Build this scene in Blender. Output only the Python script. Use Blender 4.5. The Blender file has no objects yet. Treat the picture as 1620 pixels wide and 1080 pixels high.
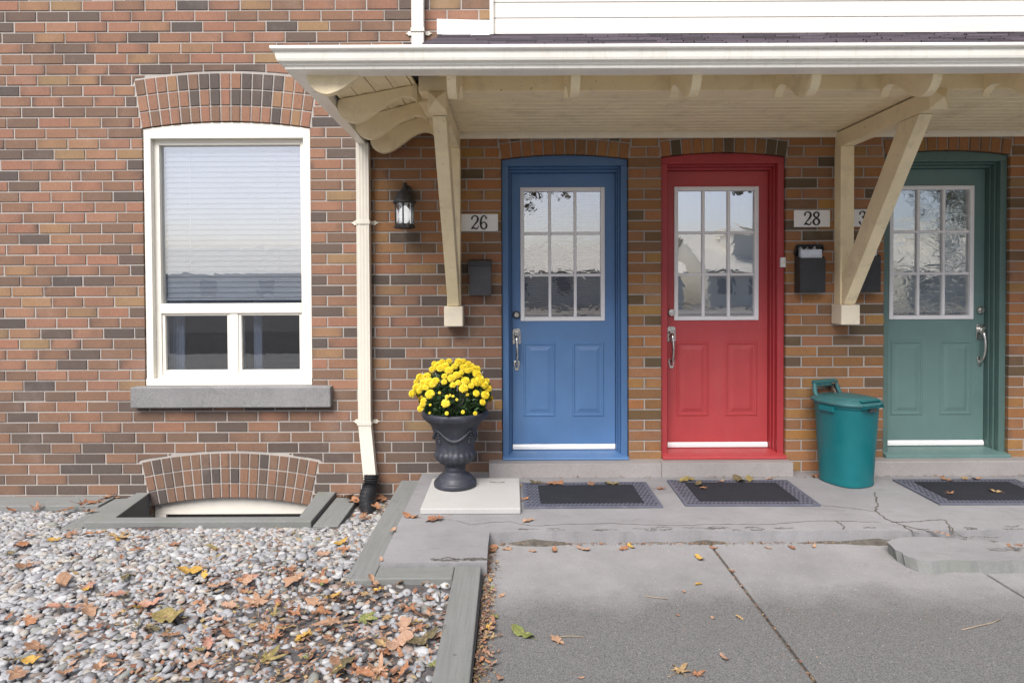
import bpy, bmesh, math, random
import numpy as np
from mathutils import Vector, Matrix, Euler
from mathutils.geometry import tessellate_polygon
R = math.radians
rng = random.Random(7)
nrng = np.random.default_rng(11)
SC = bpy.context.scene
COL = SC.collection

# ------------------------------------------------------------------ camera
FPX = 1020.0
CAM = Vector((0.0, -4.7, 1.38))
cd = bpy.data.cameras.new('camera')
cam = bpy.data.objects.new('camera', cd); COL.objects.link(cam)
cd.sensor_width = 36.0; cd.lens = 36.0 * FPX / 1620.0
cd.shift_y = -72.2 / 1620.0
cd.clip_start = 0.05; cd.clip_end = 2000
CM = Matrix.Rotation(R(89.0), 3, 'X') @ Matrix.Rotation(R(-0.25), 3, 'Z')
cam.matrix_world = Matrix.Translation(CAM) @ CM.to_4x4()
SC.camera = cam

# ------------------------------------------------------------------ world, sun, exposure
SUN_EL, SUN_ROT = 50.0, 200.0
w = bpy.data.worlds.new('World'); SC.world = w; w.use_nodes = True
nt = w.node_tree; nt.nodes.clear()
sky = nt.nodes.new('ShaderNodeTexSky'); sky.sky_type = 'NISHITA'; sky.sun_disc = False
sky.sun_elevation = R(SUN_EL); sky.sun_rotation = R(SUN_ROT)
sky.air_density = 0.6; sky.dust_density = 3.0; sky.ozone_density = 0.0
bg = nt.nodes.new('ShaderNodeBackground'); bg.inputs['Strength'].default_value = 0.085
wo = nt.nodes.new('ShaderNodeOutputWorld')
nt.links.new(sky.outputs[0], bg.inputs[0]); nt.links.new(bg.outputs[0], wo.inputs[0])
sl = bpy.data.lights.new('sun', 'SUN'); sl.energy = 2.45; sl.angle = R(44); sl.color = (1.0, 0.965, 0.93)
sun = bpy.data.objects.new('sun', sl); COL.objects.link(sun)
sd = Vector((math.sin(R(SUN_ROT)) * math.cos(R(SUN_EL)), math.cos(R(SUN_ROT)) * math.cos(R(SUN_EL)), math.sin(R(SUN_EL))))
sun.rotation_euler = sd.to_track_quat('Z', 'Y').to_euler(); sun.location = (0, -8, 12)
SC.view_settings.view_transform = 'Standard'; SC.view_settings.look = 'None'
SC.view_settings.exposure = 1.06; SC.view_settings.gamma = 1.0
SC.cycles.max_bounces = 8

# ------------------------------------------------------------------ measuring helpers (photo pixel -> point on a real plane)
def ray(px, py):
    return CM @ Vector(((px - 810.0) / FPX, (467.8 - py) / FPX, -1.0))
def at(px, py, Y):
    d = ray(px, py); t = (Y - CAM.y) / d.y
    return CAM + d * t
def gnd(px, py, Z):
    d = ray(px, py); t = (Z - CAM.z) / d.z
    return CAM + d * t

# ------------------------------------------------------------------ mesh builder
class MB:
    def __init__(s): s.v = []; s.f = []; s.m = []; s.s = []; s.c = []
    def add(s, verts, faces, mat=0, smooth=False, col=(0.5, 0.5, 0.5, 1)):
        o = len(s.v); s.v.extend([tuple(p) for p in verts])
        for f in faces:
            s.f.append([i + o for i in f]); s.m.append(mat); s.s.append(smooth); s.c.append(col)
        return s
    def box(s, x0, x1, y0, y1, z0, z1, mat=0, col=(0.5, 0.5, 0.5, 1)):
        v = [(x0,y0,z0),(x1,y0,z0),(x1,y1,z0),(x0,y1,z0),(x0,y0,z1),(x1,y0,z1),(x1,y1,z1),(x0,y1,z1)]
        return s.add(v, [(0,3,2,1),(4,5,6,7),(0,1,5,4),(1,2,6,5),(2,3,7,6),(3,0,4,7)], mat, False, col)
    def obox(s, c, ax, ay, az, mat=0, col=(0.5,0.5,0.5,1)):   # oriented box: centre and three half-axis vectors
        c, ax, ay, az = map(Vector, (c, ax, ay, az))
        v = [c + ax*i + ay*j + az*k for k in (-1,1) for (i,j) in ((-1,-1),(1,-1),(1,1),(-1,1))]
        return s.add(v, [(0,3,2,1),(4,5,6,7),(0,1,5,4),(1,2,6,5),(2,3,7,6),(3,0,4,7)], mat, False, col)
    def prism(s, poly, fn, a, b, mat=0, smooth=False, col=(0.5,0.5,0.5,1)):
        n = len(poly)
        v = [fn(p, a) for p in poly] + [fn(p, b) for p in poly]
        f = [tuple(range(n)), tuple(range(2*n-1, n-1, -1))]
        s.add(v, f, mat, False, col)
        o = len(s.v) - 2*n
        for i in range(n):
            j = (i+1) % n
            s.f.append([o+i, o+n+i, o+n+j, o+j]); s.m.append(mat); s.s.append(smooth); s.c.append(col)
        return s
    def py(s, poly, y0, y1, mat=0, smooth=False, col=(0.5,0.5,0.5,1)): return s.prism(poly, lambda p, t: (p[0], t, p[1]), y0, y1, mat, smooth, col)
    def px(s, poly, x0, x1, mat=0, smooth=False, col=(0.5,0.5,0.5,1)): return s.prism(poly, lambda p, t: (t, p[0], p[1]), x0, x1, mat, smooth, col)
    def pz(s, poly, z0, z1, mat=0, smooth=False, col=(0.5,0.5,0.5,1)): return s.prism(poly, lambda p, t: (p[0], p[1], t), z0, z1, mat, smooth, col)
    def tube(s, pts, r, n=8, mat=0, smooth=True, cap=True, flat=1.0):
        pts = [Vector(p) for p in pts]; rs = r if isinstance(r, (list, tuple)) else [r]*len(pts)
        v = []; up = None
        for i, p in enumerate(pts):
            t = (pts[min(i+1, len(pts)-1)] - pts[max(i-1, 0)]).normalized()
            if up is None:
                up = Vector((0,0,1)) if abs(t.z) < 0.9 else Vector((0,1,0))
            a = t.cross(up).normalized(); b = a.cross(t).normalized(); up = b
            for k in range(n):
                q = 2*math.pi*k/n
                v.append(p + a*math.cos(q)*rs[i] + b*math.sin(q)*rs[i]*flat)
        f = []
        for i in range(len(pts)-1):
            for k in range(n):
                k2 = (k+1) % n
                f.append((i*n+k, i*n+k2, (i+1)*n+k2, (i+1)*n+k))
        s.add(v, f, mat, smooth)
        if cap:
            o = len(s.v) - len(v)
            for ring in (list(range(n))[::-1], [(len(pts)-1)*n + k for k in range(n)]):
                s.f.append([o+i for i in ring]); s.m.append(mat); s.s.append(False); s.c.append((0.5,0.5,0.5,1))
        return s
    def lathe(s, prof, c, n=32, mat=0, smooth=True, sx=1.0, sy=1.0, mod=None, p=2.0):
        v = []
        for i, (r, z) in enumerate(prof):
            for k in range(n):
                q = 2*math.pi*k/n
                cc, ss = math.cos(q), math.sin(q)
                k2 = (abs(cc)**p + abs(ss)**p) ** (-1.0/p)
                rr = r * k2 * (mod(q, z) if mod else 1.0)
                v.append((c[0] + rr*cc*sx, c[1] + rr*ss*sy, c[2] + z))
        f = []
        for i in range(len(prof)-1):
            for k in range(n):
                k2 = (k+1) % n
                f.append((i*n+k, i*n+k2, (i+1)*n+k2, (i+1)*n+k))
        f.append(tuple(range(n))[::-1]); f.append(tuple((len(prof)-1)*n + k for k in range(n)))
        return s.add(v, f, mat, smooth)
    def build(s, name, mats, parent=None, bevel=0.0, origin=None, seg=2, recalc=True, angle=40):
        if not isinstance(mats, (list, tuple)): mats = [mats]
        if parent is not None: org = Vector(parent['worg'])
        elif origin is not None: org = Vector(origin)
        else:
            a = np.array(s.v); org = Vector(((a[:,0].min()+a[:,0].max())/2, (a[:,1].min()+a[:,1].max())/2, a[:,2].min()))
        me = bpy.data.meshes.new(name)
        me.from_pydata([tuple(Vector(p) - org) for p in s.v], [], s.f)
        for m in mats: me.materials.append(m)
        me.polygons.foreach_set('material_index', s.m)
        me.polygons.foreach_set('use_smooth', s.s)
        at_ = me.attributes.new('tint', 'FLOAT_COLOR', 'CORNER')
        at_.data.foreach_set('color', [x for c, f in zip(s.c, s.f) for q in (c if isinstance(c, list) else [c]*len(f)) for x in q])
        if recalc:
            bm = bmesh.new(); bm.from_mesh(me); bmesh.ops.recalc_face_normals(bm, faces=bm.faces); bm.to_mesh(me); bm.free()
        me.update()
        o = bpy.data.objects.new(name, me); COL.objects.link(o)
        o['worg'] = tuple(org)
        if parent is not None: o.parent = parent
        else: o.location = org
        if bevel > 0:
            b = o.modifiers.new('bevel', 'BEVEL'); b.width = bevel; b.segments = seg; b.limit_method = 'ANGLE'; b.angle_limit = R(angle)
        return o

def tag(o, label=None, cat=None, group=None, kind=None):
    if label: o['label'] = label
    if cat: o['category'] = cat
    if group: o['group'] = group
    if kind: o['kind'] = kind
    return o
def thing(name, loc, label, cat, group=None):
    o = bpy.data.objects.new(name, None); COL.objects.link(o); o.location = loc; o['worg'] = tuple(loc)
    o.empty_display_size = 0.1
    return tag(o, label, cat, group)
def lerp(a, b, t): return a + (b - a) * t
def catmull(pts, n=6, closed=False):
    P = [tuple(p) for p in pts]; out = []
    N = len(P); segs = N if closed else N-1
    for i in range(segs):
        g = (lambda j: P[j % N]) if closed else (lambda j: P[max(0, min(N-1, j))])
        p0, p1, p2, p3 = g(i-1), g(i), g(i+1), g(i+2)
        for k in range(n):
            t = k / n
            out.append(tuple(0.5*((2*b) + (-a+c)*t + (2*a-5*b+4*c-d)*t*t + (-a+3*b-3*c+d)*t**3) for a, b, c, d in zip(p0, p1, p2, p3)))
    if not closed: out.append(P[-1])
    return out

# ------------------------------------------------------------------ materials
def newmat(name):
    m = bpy.data.materials.new(name); m.use_nodes = True
    n = m.node_tree.nodes; n.clear()
    o = n.new('ShaderNodeOutputMaterial'); b = n.new('ShaderNodeBsdfPrincipled')
    m.node_tree.links.new(b.outputs[0], o.inputs[0])
    return m, n, m.node_tree.links, b
def noise(n, l, vec, scale, detail=4, rough=0.6, stretch=None, dist=0.0):
    t = n.new('ShaderNodeTexNoise'); t.inputs['Scale'].default_value = scale; t.inputs['Detail'].default_value = detail
    t.inputs['Roughness'].default_value = rough; t.inputs['Distortion'].default_value = dist
    if stretch:
        mp = n.new('ShaderNodeMapping'); mp.inputs['Scale'].default_value = stretch; l.new(vec, mp.inputs[0]); vec = mp.outputs[0]
    l.new(vec, t.inputs['Vector']); return t.outputs['Fac']
def ramp(n, l, fac, stops, interp='LINEAR'):
    r = n.new('ShaderNodeValToRGB'); r.color_ramp.interpolation = interp
    e = r.color_ramp.elements
    while len(e) < len(stops): e.new(0.5)
    for x, (p, c) in zip(e, stops):
        x.position = p; x.color = (c[0], c[1], c[2], 1) if isinstance(c, (tuple, list)) else (c, c, c, 1)
    l.new(fac, r.inputs[0]); return r.outputs[0]
def mixc(n, l, fac, a, b, mode='MIX'):
    m = n.new('ShaderNodeMix'); m.data_type = 'RGBA'; m.blend_type = mode
    for sock, val in ((m.inputs[0], fac), (m.inputs[6], a), (m.inputs[7], b)):
        if isinstance(val, (int, float)): sock.default_value = val
        elif isinstance(val, (tuple, list)): sock.default_value = (val[0], val[1], val[2], 1)
        else: l.new(val, sock)
    return m.outputs[2]
def bump(n, l, b, h, strength=0.3, dist=0.01, prev=None):
    bp = n.new('ShaderNodeBump'); bp.inputs['Strength'].default_value = strength; bp.inputs['Distance'].default_value = dist
    l.new(h, bp.inputs['Height'])
    if prev: l.new(prev, bp.inputs['Normal'])
    l.new(bp.outputs[0], b.inputs['Normal']); return bp.outputs[0]
def pos(n): return n.new('ShaderNodeNewGeometry').outputs['Position']
def paint(name, c, rough=0.45, var=0.12, scale=3.0, dirt=None, dirt_amt=0.5, grain=None, bstr=0.15, bscale=120, spec=0.5, metal=0.0, coat=0.0):
    m, n, l, b = newmat(name); p = pos(n)
    dark = tuple(x * (1 - var) for x in c); lite = tuple(min(1, x * (1 + var)) for x in c)
    col = ramp(n, l, noise(n, l, p, scale, 5), [(0.3, dark), (0.7, lite)])
    if dirt:
        f = ramp(n, l, noise(n, l, p, scale * 2.3, 8, 0.7, grain, 0.4), [(0.52, 0.0), (0.78, dirt_amt)])
        col = mixc(n, l, f, col, dirt)
    l.new(col, b.inputs['Base Color'])
    b.inputs['Metallic'].default_value = metal; b.inputs['Specular IOR Level'].default_value = spec
    b.inputs['Coat Weight'].default_value = coat
    rr = ramp(n, l, noise(n, l, p, scale * 4, 4), [(0.3, max(0, rough - 0.08)), (0.7, min(1, rough + 0.1))]); l.new(rr, b.inputs['Roughness'])
    bump(n, l, b, noise(n, l, p, bscale, 3, 0.6, grain), bstr, 0.004)
    return m

def m_brick():
    m, n, l, b = newmat('flashed brick'); p = pos(n)
    a = n.new('ShaderNodeAttribute'); a.attribute_name = 'tint'
    sp = n.new('ShaderNodeSeparateColor'); l.new(a.outputs['Color'], sp.inputs[0])
    base = ramp(n, l, sp.outputs[0], [(0.0, (0.082, 0.073, 0.069)), (0.12, (0.116, 0.092, 0.078)), (0.26, (0.172, 0.112, 0.080)), (0.42, (0.232, 0.136, 0.089)),
                                      (0.56, (0.276, 0.150, 0.096)), (0.70, (0.302, 0.153, 0.103)), (0.82, (0.312, 0.172, 0.112)), (0.92, (0.306, 0.184, 0.103)), (1.0, (0.285, 0.196, 0.104))])
    warm = mixc(n, l, 1.0, base, (1.30, 1.08, 0.58), 'MULTIPLY')  # tan brick tone, plus warm canopy bounce put into the colour
    base = mixc(n, l, a.outputs['Alpha'], base, warm)
    # each brick has its own clouding: the noise is shifted by the brick's random number
    add = n.new('ShaderNodeVectorMath'); add.operation = 'ADD'; l.new(p, add.inputs[0])
    cmb = n.new('ShaderNodeCombineXYZ'); mu = n.new('ShaderNodeMath'); mu.operation = 'MULTIPLY'; mu.inputs[1].default_value = 40
    l.new(sp.outputs[1], mu.inputs[0]); l.new(mu.outputs[0], cmb.inputs[0]); l.new(mu.outputs[0], cmb.inputs[1]); l.new(cmb.outputs[0], add.inputs[1])
    v = add.outputs[0]
    cloud = ramp(n, l, noise(n, l, v, 7, 4, 0.6), [(0.40, 0.0), (0.62, 1.0)])
    cl0 = n.new('ShaderNodeMath'); cl0.operation = 'MULTIPLY_ADD'; cl0.inputs[1].default_value = .6; cl0.inputs[2].default_value = .4; l.new(cloud, cl0.inputs[0])
    cl = n.new('ShaderNodeMath'); cl.operation = 'MULTIPLY'; l.new(cl0.outputs[0], cl.inputs[0]); l.new(sp.outputs[2], cl.inputs[1])
    col = mixc(n, l, cl.outputs[0], base, (0.090, 0.064, 0.056))
    streak = noise(n, l, p, 60, 3, 0.7, (3.0, 3.0, 0.5))
    col = mixc(n, l, ramp(n, l, streak, [(0.35, 0.28), (0.62, 0.0)]), col, (0.08, 0.05, 0.04))
    col = mixc(n, l, ramp(n, l, noise(n, l, p, 210, 2), [(0.62, 0.0), (0.75, 0.35)]), col, (0.5, 0.38, 0.30))
    # pale bloom in big soft patches
    col = mixc(n, l, ramp(n, l, noise(n, l, p, 2.1, 6, 0.7), [(0.54, 0.0), (0.8, 0.26)]), col, (0.42, 0.34, 0.31))
    col = mixc(n, l, ramp(n, l, noise(n, l, p, 0.9, 7, 0.75), [(0.50, 0.0), (0.75, 0.40)]), col, (0.10, 0.075, 0.066))
    col = mixc(n, l, ramp(n, l, noise(n, l, p, 17, 6, 0.8), [(0.63, 0.0), (0.72, 0.45)]), col, (0.42, 0.33, 0.28))
    l.new(col, b.inputs['Base Color']); b.inputs['Roughness'].default_value = 0.82; b.inputs['Specular IOR Level'].default_value = 0.25
    bp = bump(n, l, b, noise(n, l, p, 230, 3, 0.7), 0.35, 0.003)
    bump(n, l, b, streak, 0.3, 0.002, bp)
    return m
def m_concrete(name, c, var=0.14, speck=0.25, dark=(0.12, 0.115, 0.11), moss=None, rough=0.85, stain=0.55):
    m, n, l, b = newmat(name); p = pos(n)
    col = ramp(n, l, noise(n, l, p, 1.7, 8, 0.65), [(0.28, tuple(x*(1-var) for x in c)), (0.72, tuple(x*(1+var) for x in c))])
    col = mixc(n, l, ramp(n, l, noise(n, l, p, 5.5, 9, 0.75, (0.7, 1.6, 1), 0.6), [(0.52, 0.0), (0.8, stain)]), col, dark)
    col = mixc(n, l, ramp(n, l, noise(n, l, p, 160, 3, 0.7), [(0.36, speck), (0.55, 0.0)]), col, tuple(x*0.35 for x in c))
    col = mixc(n, l, ramp(n, l, noise(n, l, p, 240, 2, 0.5), [(0.62, 0.0), (0.74, speck)]), col, tuple(min(0.8, x*1.7) for x in c))
    if moss: col = mixc(n, l, ramp(n, l, noise(n, l, p, 3.3, 7, 0.7), [(0.50, 0.0), (0.68, 0.6)]), col, moss)
    l.new(col, b.inputs['Base Color']); b.inputs['Roughness'].default_value = rough; b.inputs['Specular IOR Level'].default_value = 0.25
    bp = bump(n, l, b, noise(n, l, p, 140, 4, 0.7), 0.3, 0.003)
    bump(n, l, b, noise(n, l, p, 9, 6, 0.6), 0.25, 0.01, bp)
    return m
def m_driveway():
    # cleaner concrete beside the landing, then the worn surface where the grey aggregate shows
    m, n, l, b = newmat('worn driveway concrete'); p = pos(n)
    sx = n.new('ShaderNodeSeparateXYZ'); l.new(p, sx.inputs[0])
    nz = noise(n, l, p, 2.6, 7, 0.7)
    ma = n.new('ShaderNodeMath'); ma.operation = 'MULTIPLY_ADD'; ma.inputs[1].default_value = 0.7; l.new(nz, ma.inputs[0]); l.new(sx.outputs[1], ma.inputs[2])
    mr = n.new('ShaderNodeMapRange'); mr.inputs[1].default_value = -1.55; mr.inputs[2].default_value = -1.27; mr.inputs[3].default_value = 1.0; mr.inputs[4].default_value = 0.0
    l.new(ma.outputs[0], mr.inputs[0])
    fine = noise(n, l, p, 175, 3, 0.75)
    worn = ramp(n, l, fine, [(0.32, (0.065, 0.066, 0.066)), (0.50, (0.150, 0.152, 0.151)), (0.64, (0.205, 0.205, 0.20)), (0.78, (0.34, 0.335, 0.32))])
    clean = ramp(n, l, noise(n, l, p, 3.0, 8, 0.7), [(0.3, (0.225, 0.225, 0.230)), (0.7, (0.305, 0.305, 0.308))])
    clean = mixc(n, l, ramp(n, l, fine, [(0.36, 0.4), (0.5, 0.0)]), clean, (0.15, 0.15, 0.15))
    col = mixc(n, l, mr.outputs[0], clean, worn)
    col = mixc(n, l, ramp(n, l, noise(n, l, p, 1.3, 8, 0.7), [(0.52, 0.0), (0.8, 0.45)]), col, (0.13, 0.13, 0.125))
    vo = n.new('ShaderNodeTexVoronoi'); vo.inputs['Scale'].default_value = 26; l.new(p, vo.inputs['Vector'])
    col = mixc(n, l, ramp(n, l, vo.outputs['Distance'], [(0.04, 0.75), (0.07, 0.0)]), col, (0.62, 0.60, 0.56))
    l.new(col, b.inputs['Base Color']); b.inputs['Roughness'].default_value = 0.9; b.inputs['Specular IOR Level'].default_value = 0.2
    bp = bump(n, l, b, fine, 0.45, 0.004); bump(n, l, b, nz, 0.2, 0.02, bp)
    return m
def m_wood(name, c, axis):
    m, n, l, b = newmat(name); p = pos(n)
    st = {'x': (0.6, 14, 14), 'y': (14, 0.6, 14)}[axis]
    g = noise(n, l, p, 6, 6, 0.7, st, 0.3)
    col = ramp(n, l, g, [(0.3, tuple(x*0.84 for x in c)), (0.5, c), (0.72, tuple(x*1.12 for x in c))])
    col = mixc(n, l, ramp(n, l, noise(n, l, p, 2.2, 7, 0.7), [(0.46, 0.0), (0.72, 0.45)]), col, (0.135, 0.150, 0.128))
    col = mixc(n, l, ramp(n, l, noise(n, l, p, 30, 3), [(0.66, 0.0), (0.74, 0.6)]), col, (0.07, 0.07, 0.06))
    l.new(col, b.inputs['Base Color']); b.inputs['Roughness'].default_value = 0.9; b.inputs['Specular IOR Level'].default_value = 0.2
    bump(n, l, b, g, 0.5, 0.004)
    return m
def m_tint(name, rough=0.7, scale=40, var=0.35, spec=0.3, bscale=90, bstr=0.3, sub=0.0):
    m, n, l, b = newmat(name); p = pos(n)
    a = n.new('ShaderNodeAttribute'); a.attribute_name = 'tint'
    col = mixc(n, l, ramp(n, l, noise(n, l, p, scale, 4), [(0.35, var), (0.65, 0.0)]), a.outputs['Color'], (0.05, 0.05, 0.05), 'MIX')
    l.new(col, b.inputs['Base Color']); b.inputs['Roughness'].default_value = rough; b.inputs['Specular IOR Level'].default_value = spec
    bump(n, l, b, noise(n, l, p, bscale, 3), bstr, 0.003)
    return m
def m_leaf():
    m, n, l, b = newmat('dry leaf')
    oi = n.new('ShaderNodeObjectInfo'); tc = n.new('ShaderNodeTexCoord')
    v = tc.outputs['Object']
    col = mixc(n, l, ramp(n, l, noise(n, l, v, 45, 5, 0.7), [(0.42, 0.6), (0.62, 0.0)]), oi.outputs['Color'], (0.16, 0.075, 0.04))
    col = mixc(n, l, ramp(n, l, noise(n, l, v, 14, 3), [(0.5, 0.0), (0.7, 0.4)]), col, (0.62, 0.42, 0.26))
    l.new(col, b.inputs['Base Color']); b.inputs['Roughness'].default_value = 0.65; b.inputs['Specular IOR Level'].default_value = 0.3
    bump(n, l, b, noise(n, l, v, 160, 3), 0.4, 0.002)
    return m
def m_glass(name, tint=(1, 1, 1), ripple=0.0, rscale=(9, 9, 9), base=0.10, dist=0.004):
    m = bpy.data.materials.new(name); m.use_nodes = True; n = m.node_tree.nodes; l = m.node_tree.links; n.clear()
    o = n.new('ShaderNodeOutputMaterial'); mx = n.new('ShaderNodeMixShader'); tr = n.new('ShaderNodeBsdfTransparent'); gl = n.new('ShaderNodeBsdfGlossy')
    tr.inputs[0].default_value = (*tint, 1); gl.inputs['Roughness'].default_value = 0.004; gl.inputs['Color'].default_value = (0.96, 0.98, 1, 1)
    lw = n.new('ShaderNodeFresnel'); lw.inputs['IOR'].default_value = 1.5
    ma = n.new('ShaderNodeMath'); ma.operation = 'MULTIPLY_ADD'; ma.inputs[1].default_value = 1.0; ma.inputs[2].default_value = base; ma.use_clamp = True
    l.new(lw.outputs[0], ma.inputs[0]); l.new(ma.outputs[0], mx.inputs[0]); l.new(tr.outputs[0], mx.inputs[1]); l.new(gl.outputs[0], mx.inputs[2]); l.new(mx.outputs[0], o.inputs[0])
    if ripple > 0:
        p = pos(n); bp = n.new('ShaderNodeBump'); bp.inputs['Strength'].default_value = ripple; bp.inputs['Distance'].default_value = dist
        l.new(noise(n, l, p, 1.0, 3, 0.55, rscale, 1.2), bp.inputs['Height']); l.new(bp.outputs[0], gl.inputs['Normal'])
    return m
def m_emit(name, c, s):
    m, n, l, b = newmat(name); b.inputs['Base Color'].default_value = (0.8, 0.8, 0.8, 1)
    b.inputs['Emission Color'].default_value = (*c, 1); b.inputs['Emission Strength'].default_value = s; return m

BRICK = m_brick()
MORTAR = m_concrete('mortar', (0.40, 0.375, 0.35), 0.16, 0.25, (0.26, 0.23, 0.21), stain=0.45)
CREAM = paint('cream woodwork paint', (0.87, 0.75, 0.50), 0.55, 0.08, 2.5, (0.36, 0.28, 0.17), 0.45, None, 0.2, 60)
CREAM_W = paint('pale cream block paint', (0.78, 0.71, 0.56), 0.5, 0.06, 4, (0.35, 0.27, 0.17), 0.35)
GUTTER = paint('off white gutter enamel', (0.88, 0.87, 0.80), 0.35, 0.05, 2.5, (0.58, 0.55, 0.42), 0.45, (6, 6, 0.6), 0.06, 40)
VINYL = paint('white window vinyl', (0.78, 0.755, 0.68), 0.4, 0.03, 3, (0.5, 0.47, 0.4), 0.18)
PIPE = paint('off white downspout enamel', (0.68, 0.65, 0.57), 0.35, 0.04, 3, (0.42, 0.39, 0.33), 0.25, (4, 4, 0.5))
def specks(m, scale, lo, col, amt):
    n, l = m.node_tree.nodes, m.node_tree.links; b = [x for x in n if x.type == 'BSDF_PRINCIPLED'][0]
    src = b.inputs['Base Color'].links[0].from_socket
    l.new(mixc(n, l, ramp(n, l, noise(n, l, pos(n), scale, 3, .6), [(lo, 0.0), (lo + .03, amt)]), src, col), b.inputs['Base Color'])
specks(CREAM, 42, .70, (.16, .11, .07), .8); specks(CREAM_W, 42, .70, (.2, .14, .09), .6); specks(GUTTER, 60, .72, (.2, .18, .13), .5)
SIDING = paint('white siding vinyl', (0.70, 0.685, 0.63), 0.5, 0.04, 2, (0.55, 0.53, 0.47), 0.25, (0.6, 8, 8), 0.1, 30)
FLASH = paint('white flashing metal', (0.85, 0.85, 0.85), 0.35, 0.03, 3)
BLUE = paint('blue door paint', (0.095, 0.205, 0.41), 0.42, 0.10, 2.2, (0.12, 0.20, 0.33), 0.5, (1.5, 1.5, 0.3), 0.3, 55)
RED = paint('red door paint', (0.44, 0.058, 0.064), 0.42, 0.10, 2.2, (0.46, 0.09, 0.09), 0.5, (1.5, 1.5, 0.3), 0.3, 55)
GREEN = paint('grey green door paint', (0.130, 0.225, 0.215), 0.42, 0.10, 2.2, (0.15, 0.23, 0.21), 0.5, (1.5, 1.5, 0.3), 0.3, 55)
BLUE_SHADED = paint('shaded blue door paint', (0.070, 0.158, 0.325), 0.45, 0.10, 2.2, (0.10, 0.18, 0.30), 0.5, (1.5, 1.5, 0.3), 0.3, 55)  # frames use the door colours darkened: recess shade put into the colour
RED_SHADED = paint('shaded red door paint', (0.37, 0.038, 0.046), 0.45, 0.10, 2.2, (0.36, 0.07, 0.07), 0.5, (1.5, 1.5, 0.3), 0.3, 55)
GREEN_SHADED = paint('shaded green door paint', (0.088, 0.155, 0.142), 0.45, 0.10, 2.2, (0.12, 0.18, 0.165), 0.5, (1.5, 1.5, 0.3), 0.3, 55)
LITE = paint('white door light frame', (0.80, 0.80, 0.82), 0.4, 0.03, 5)
METAL = paint('brushed nickel', (0.66, 0.65, 0.62), 0.22, 0.06, 12, None, 0, None, 0.05, 200, 0.5, 1.0)
DARKM = paint('dark lock metal', (0.10, 0.10, 0.10), 0.4, 0.1, 10, None, 0, None, 0.05, 100, 0.5, 0.6)
BLACK = paint('black mailbox enamel', (0.022, 0.023, 0.026), 0.38, 0.2, 8, (0.08, 0.08, 0.08), 0.35)
GREYBOX = paint('charcoal mailbox enamel', (0.046, 0.048, 0.054), 0.45, 0.12, 8, (0.12, 0.12, 0.12), 0.35)
LANT = paint('aged black lantern metal', (0.035, 0.034, 0.034), 0.5, 0.3, 20, (0.16, 0.16, 0.16), 0.5, None, 0.3, 90)
FROST = paint('frosted lantern glass', (0.66, 0.67, 0.68), 0.3, 0.03, 8)
BULB = m_emit('lamp bulb', (1.0, 0.98, 0.95), 0.5)
URN = paint('slate blue resin urn', (0.030, 0.034, 0.047), 0.5, 0.2, 8, (0.11, 0.115, 0.14), 0.45, None, 0.3, 70)
BIN = paint('teal bin plastic', (0.004, 0.150, 0.170), 0.40, 0.06, 3, (0.03, 0.19, 0.20), 0.35)
BINLID = paint('dull teal lid plastic', (0.035, 0.140, 0.150), 0.5, 0.12, 8, (0.15, 0.22, 0.22), 0.5)
RUBBER = paint('blue grey doormat rubber', (0.105, 0.113, 0.150), 0.6, 0.1, 6, (0.26, 0.26, 0.29), 0.4)
RUBBER_D = paint('dark rubber recess', (0.030, 0.032, 0.045), 0.8, 0.1)
CARPET = m_concrete('charcoal mat carpet', (0.024, 0.026, 0.034), 0.2, 0.5, (0.05, 0.05, 0.055), rough=0.95)
HOSE = paint('black corrugated plastic', (0.018, 0.019, 0.022), 0.4, 0.1, 10)
LAND = m_concrete('landing concrete', (0.262, 0.262, 0.272), 0.17, 0.2, (0.155, 0.150, 0.145), None, 0.85, 0.62)
STEP = m_concrete('doorstep concrete', (0.33, 0.315, 0.31), 0.12, 0.22, (0.24, 0.21, 0.18))
PADM = m_concrete('pale paver concrete', (0.44, 0.44, 0.43), 0.06, 0.10, (0.38, 0.36, 0.32), None, 0.85, 0.35)
SILLM = m_concrete('grey sill stone', (0.245, 0.245, 0.25), 0.16, 0.5, (0.09, 0.09, 0.09))
WELLM = m_concrete('grey green well concrete', (0.200, 0.208, 0.206), 0.13, 0.25, (0.13, 0.14, 0.12), (0.16, 0.185, 0.13))
DRIVE = m_driveway()
CRACK = paint('dirt in cracks', (0.085, 0.078, 0.066), 0.95, 0.4, 30, (0.16, 0.12, 0.08), 0.6)
SOIL = m_concrete('damp grey soil', (0.115, 0.110, 0.112), 0.3, 0.5, (0.055, 0.05, 0.048))
TIMX = m_wood('weathered edging timber', (0.195, 0.203, 0.200), 'x')
TIMY = m_wood('weathered edging timber lengthwise', (0.195, 0.203, 0.200), 'y')
STONE = m_tint('pebble stone', 0.62, 55, 0.16, 0.3, 120, 0.15)
SHING = m_tint('asphalt shingle', 0.95, 300, 0.4, 0.1, 260, 0.6)
LEAF = m_leaf()
LITTER = m_tint('leaf litter', 0.85, 60, 0.4)
FOLI = m_tint('chrysanthemum leaf', 0.5, 60, 0.2, 0.4)
PETAL = paint('yellow petals', (0.85, 0.67, 0.035), 0.55, 0.1, 40, (0.80, 0.53, 0.01), 0.4)
BLINDW = paint('white blind slat', (0.84, 0.86, 0.90), 0.5, 0.03)
BLINDB = paint('tan blind slat', (0.60, 0.47, 0.29), 0.5, 0.1)
BLINDG = paint('grey white blind slat', (0.84, 0.84, 0.80), 0.5, 0.04)
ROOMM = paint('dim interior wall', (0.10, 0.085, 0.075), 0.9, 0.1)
CURT = paint('pale blue curtain cloth', (0.50, 0.54, 0.62), 0.9, 0.06)
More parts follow.
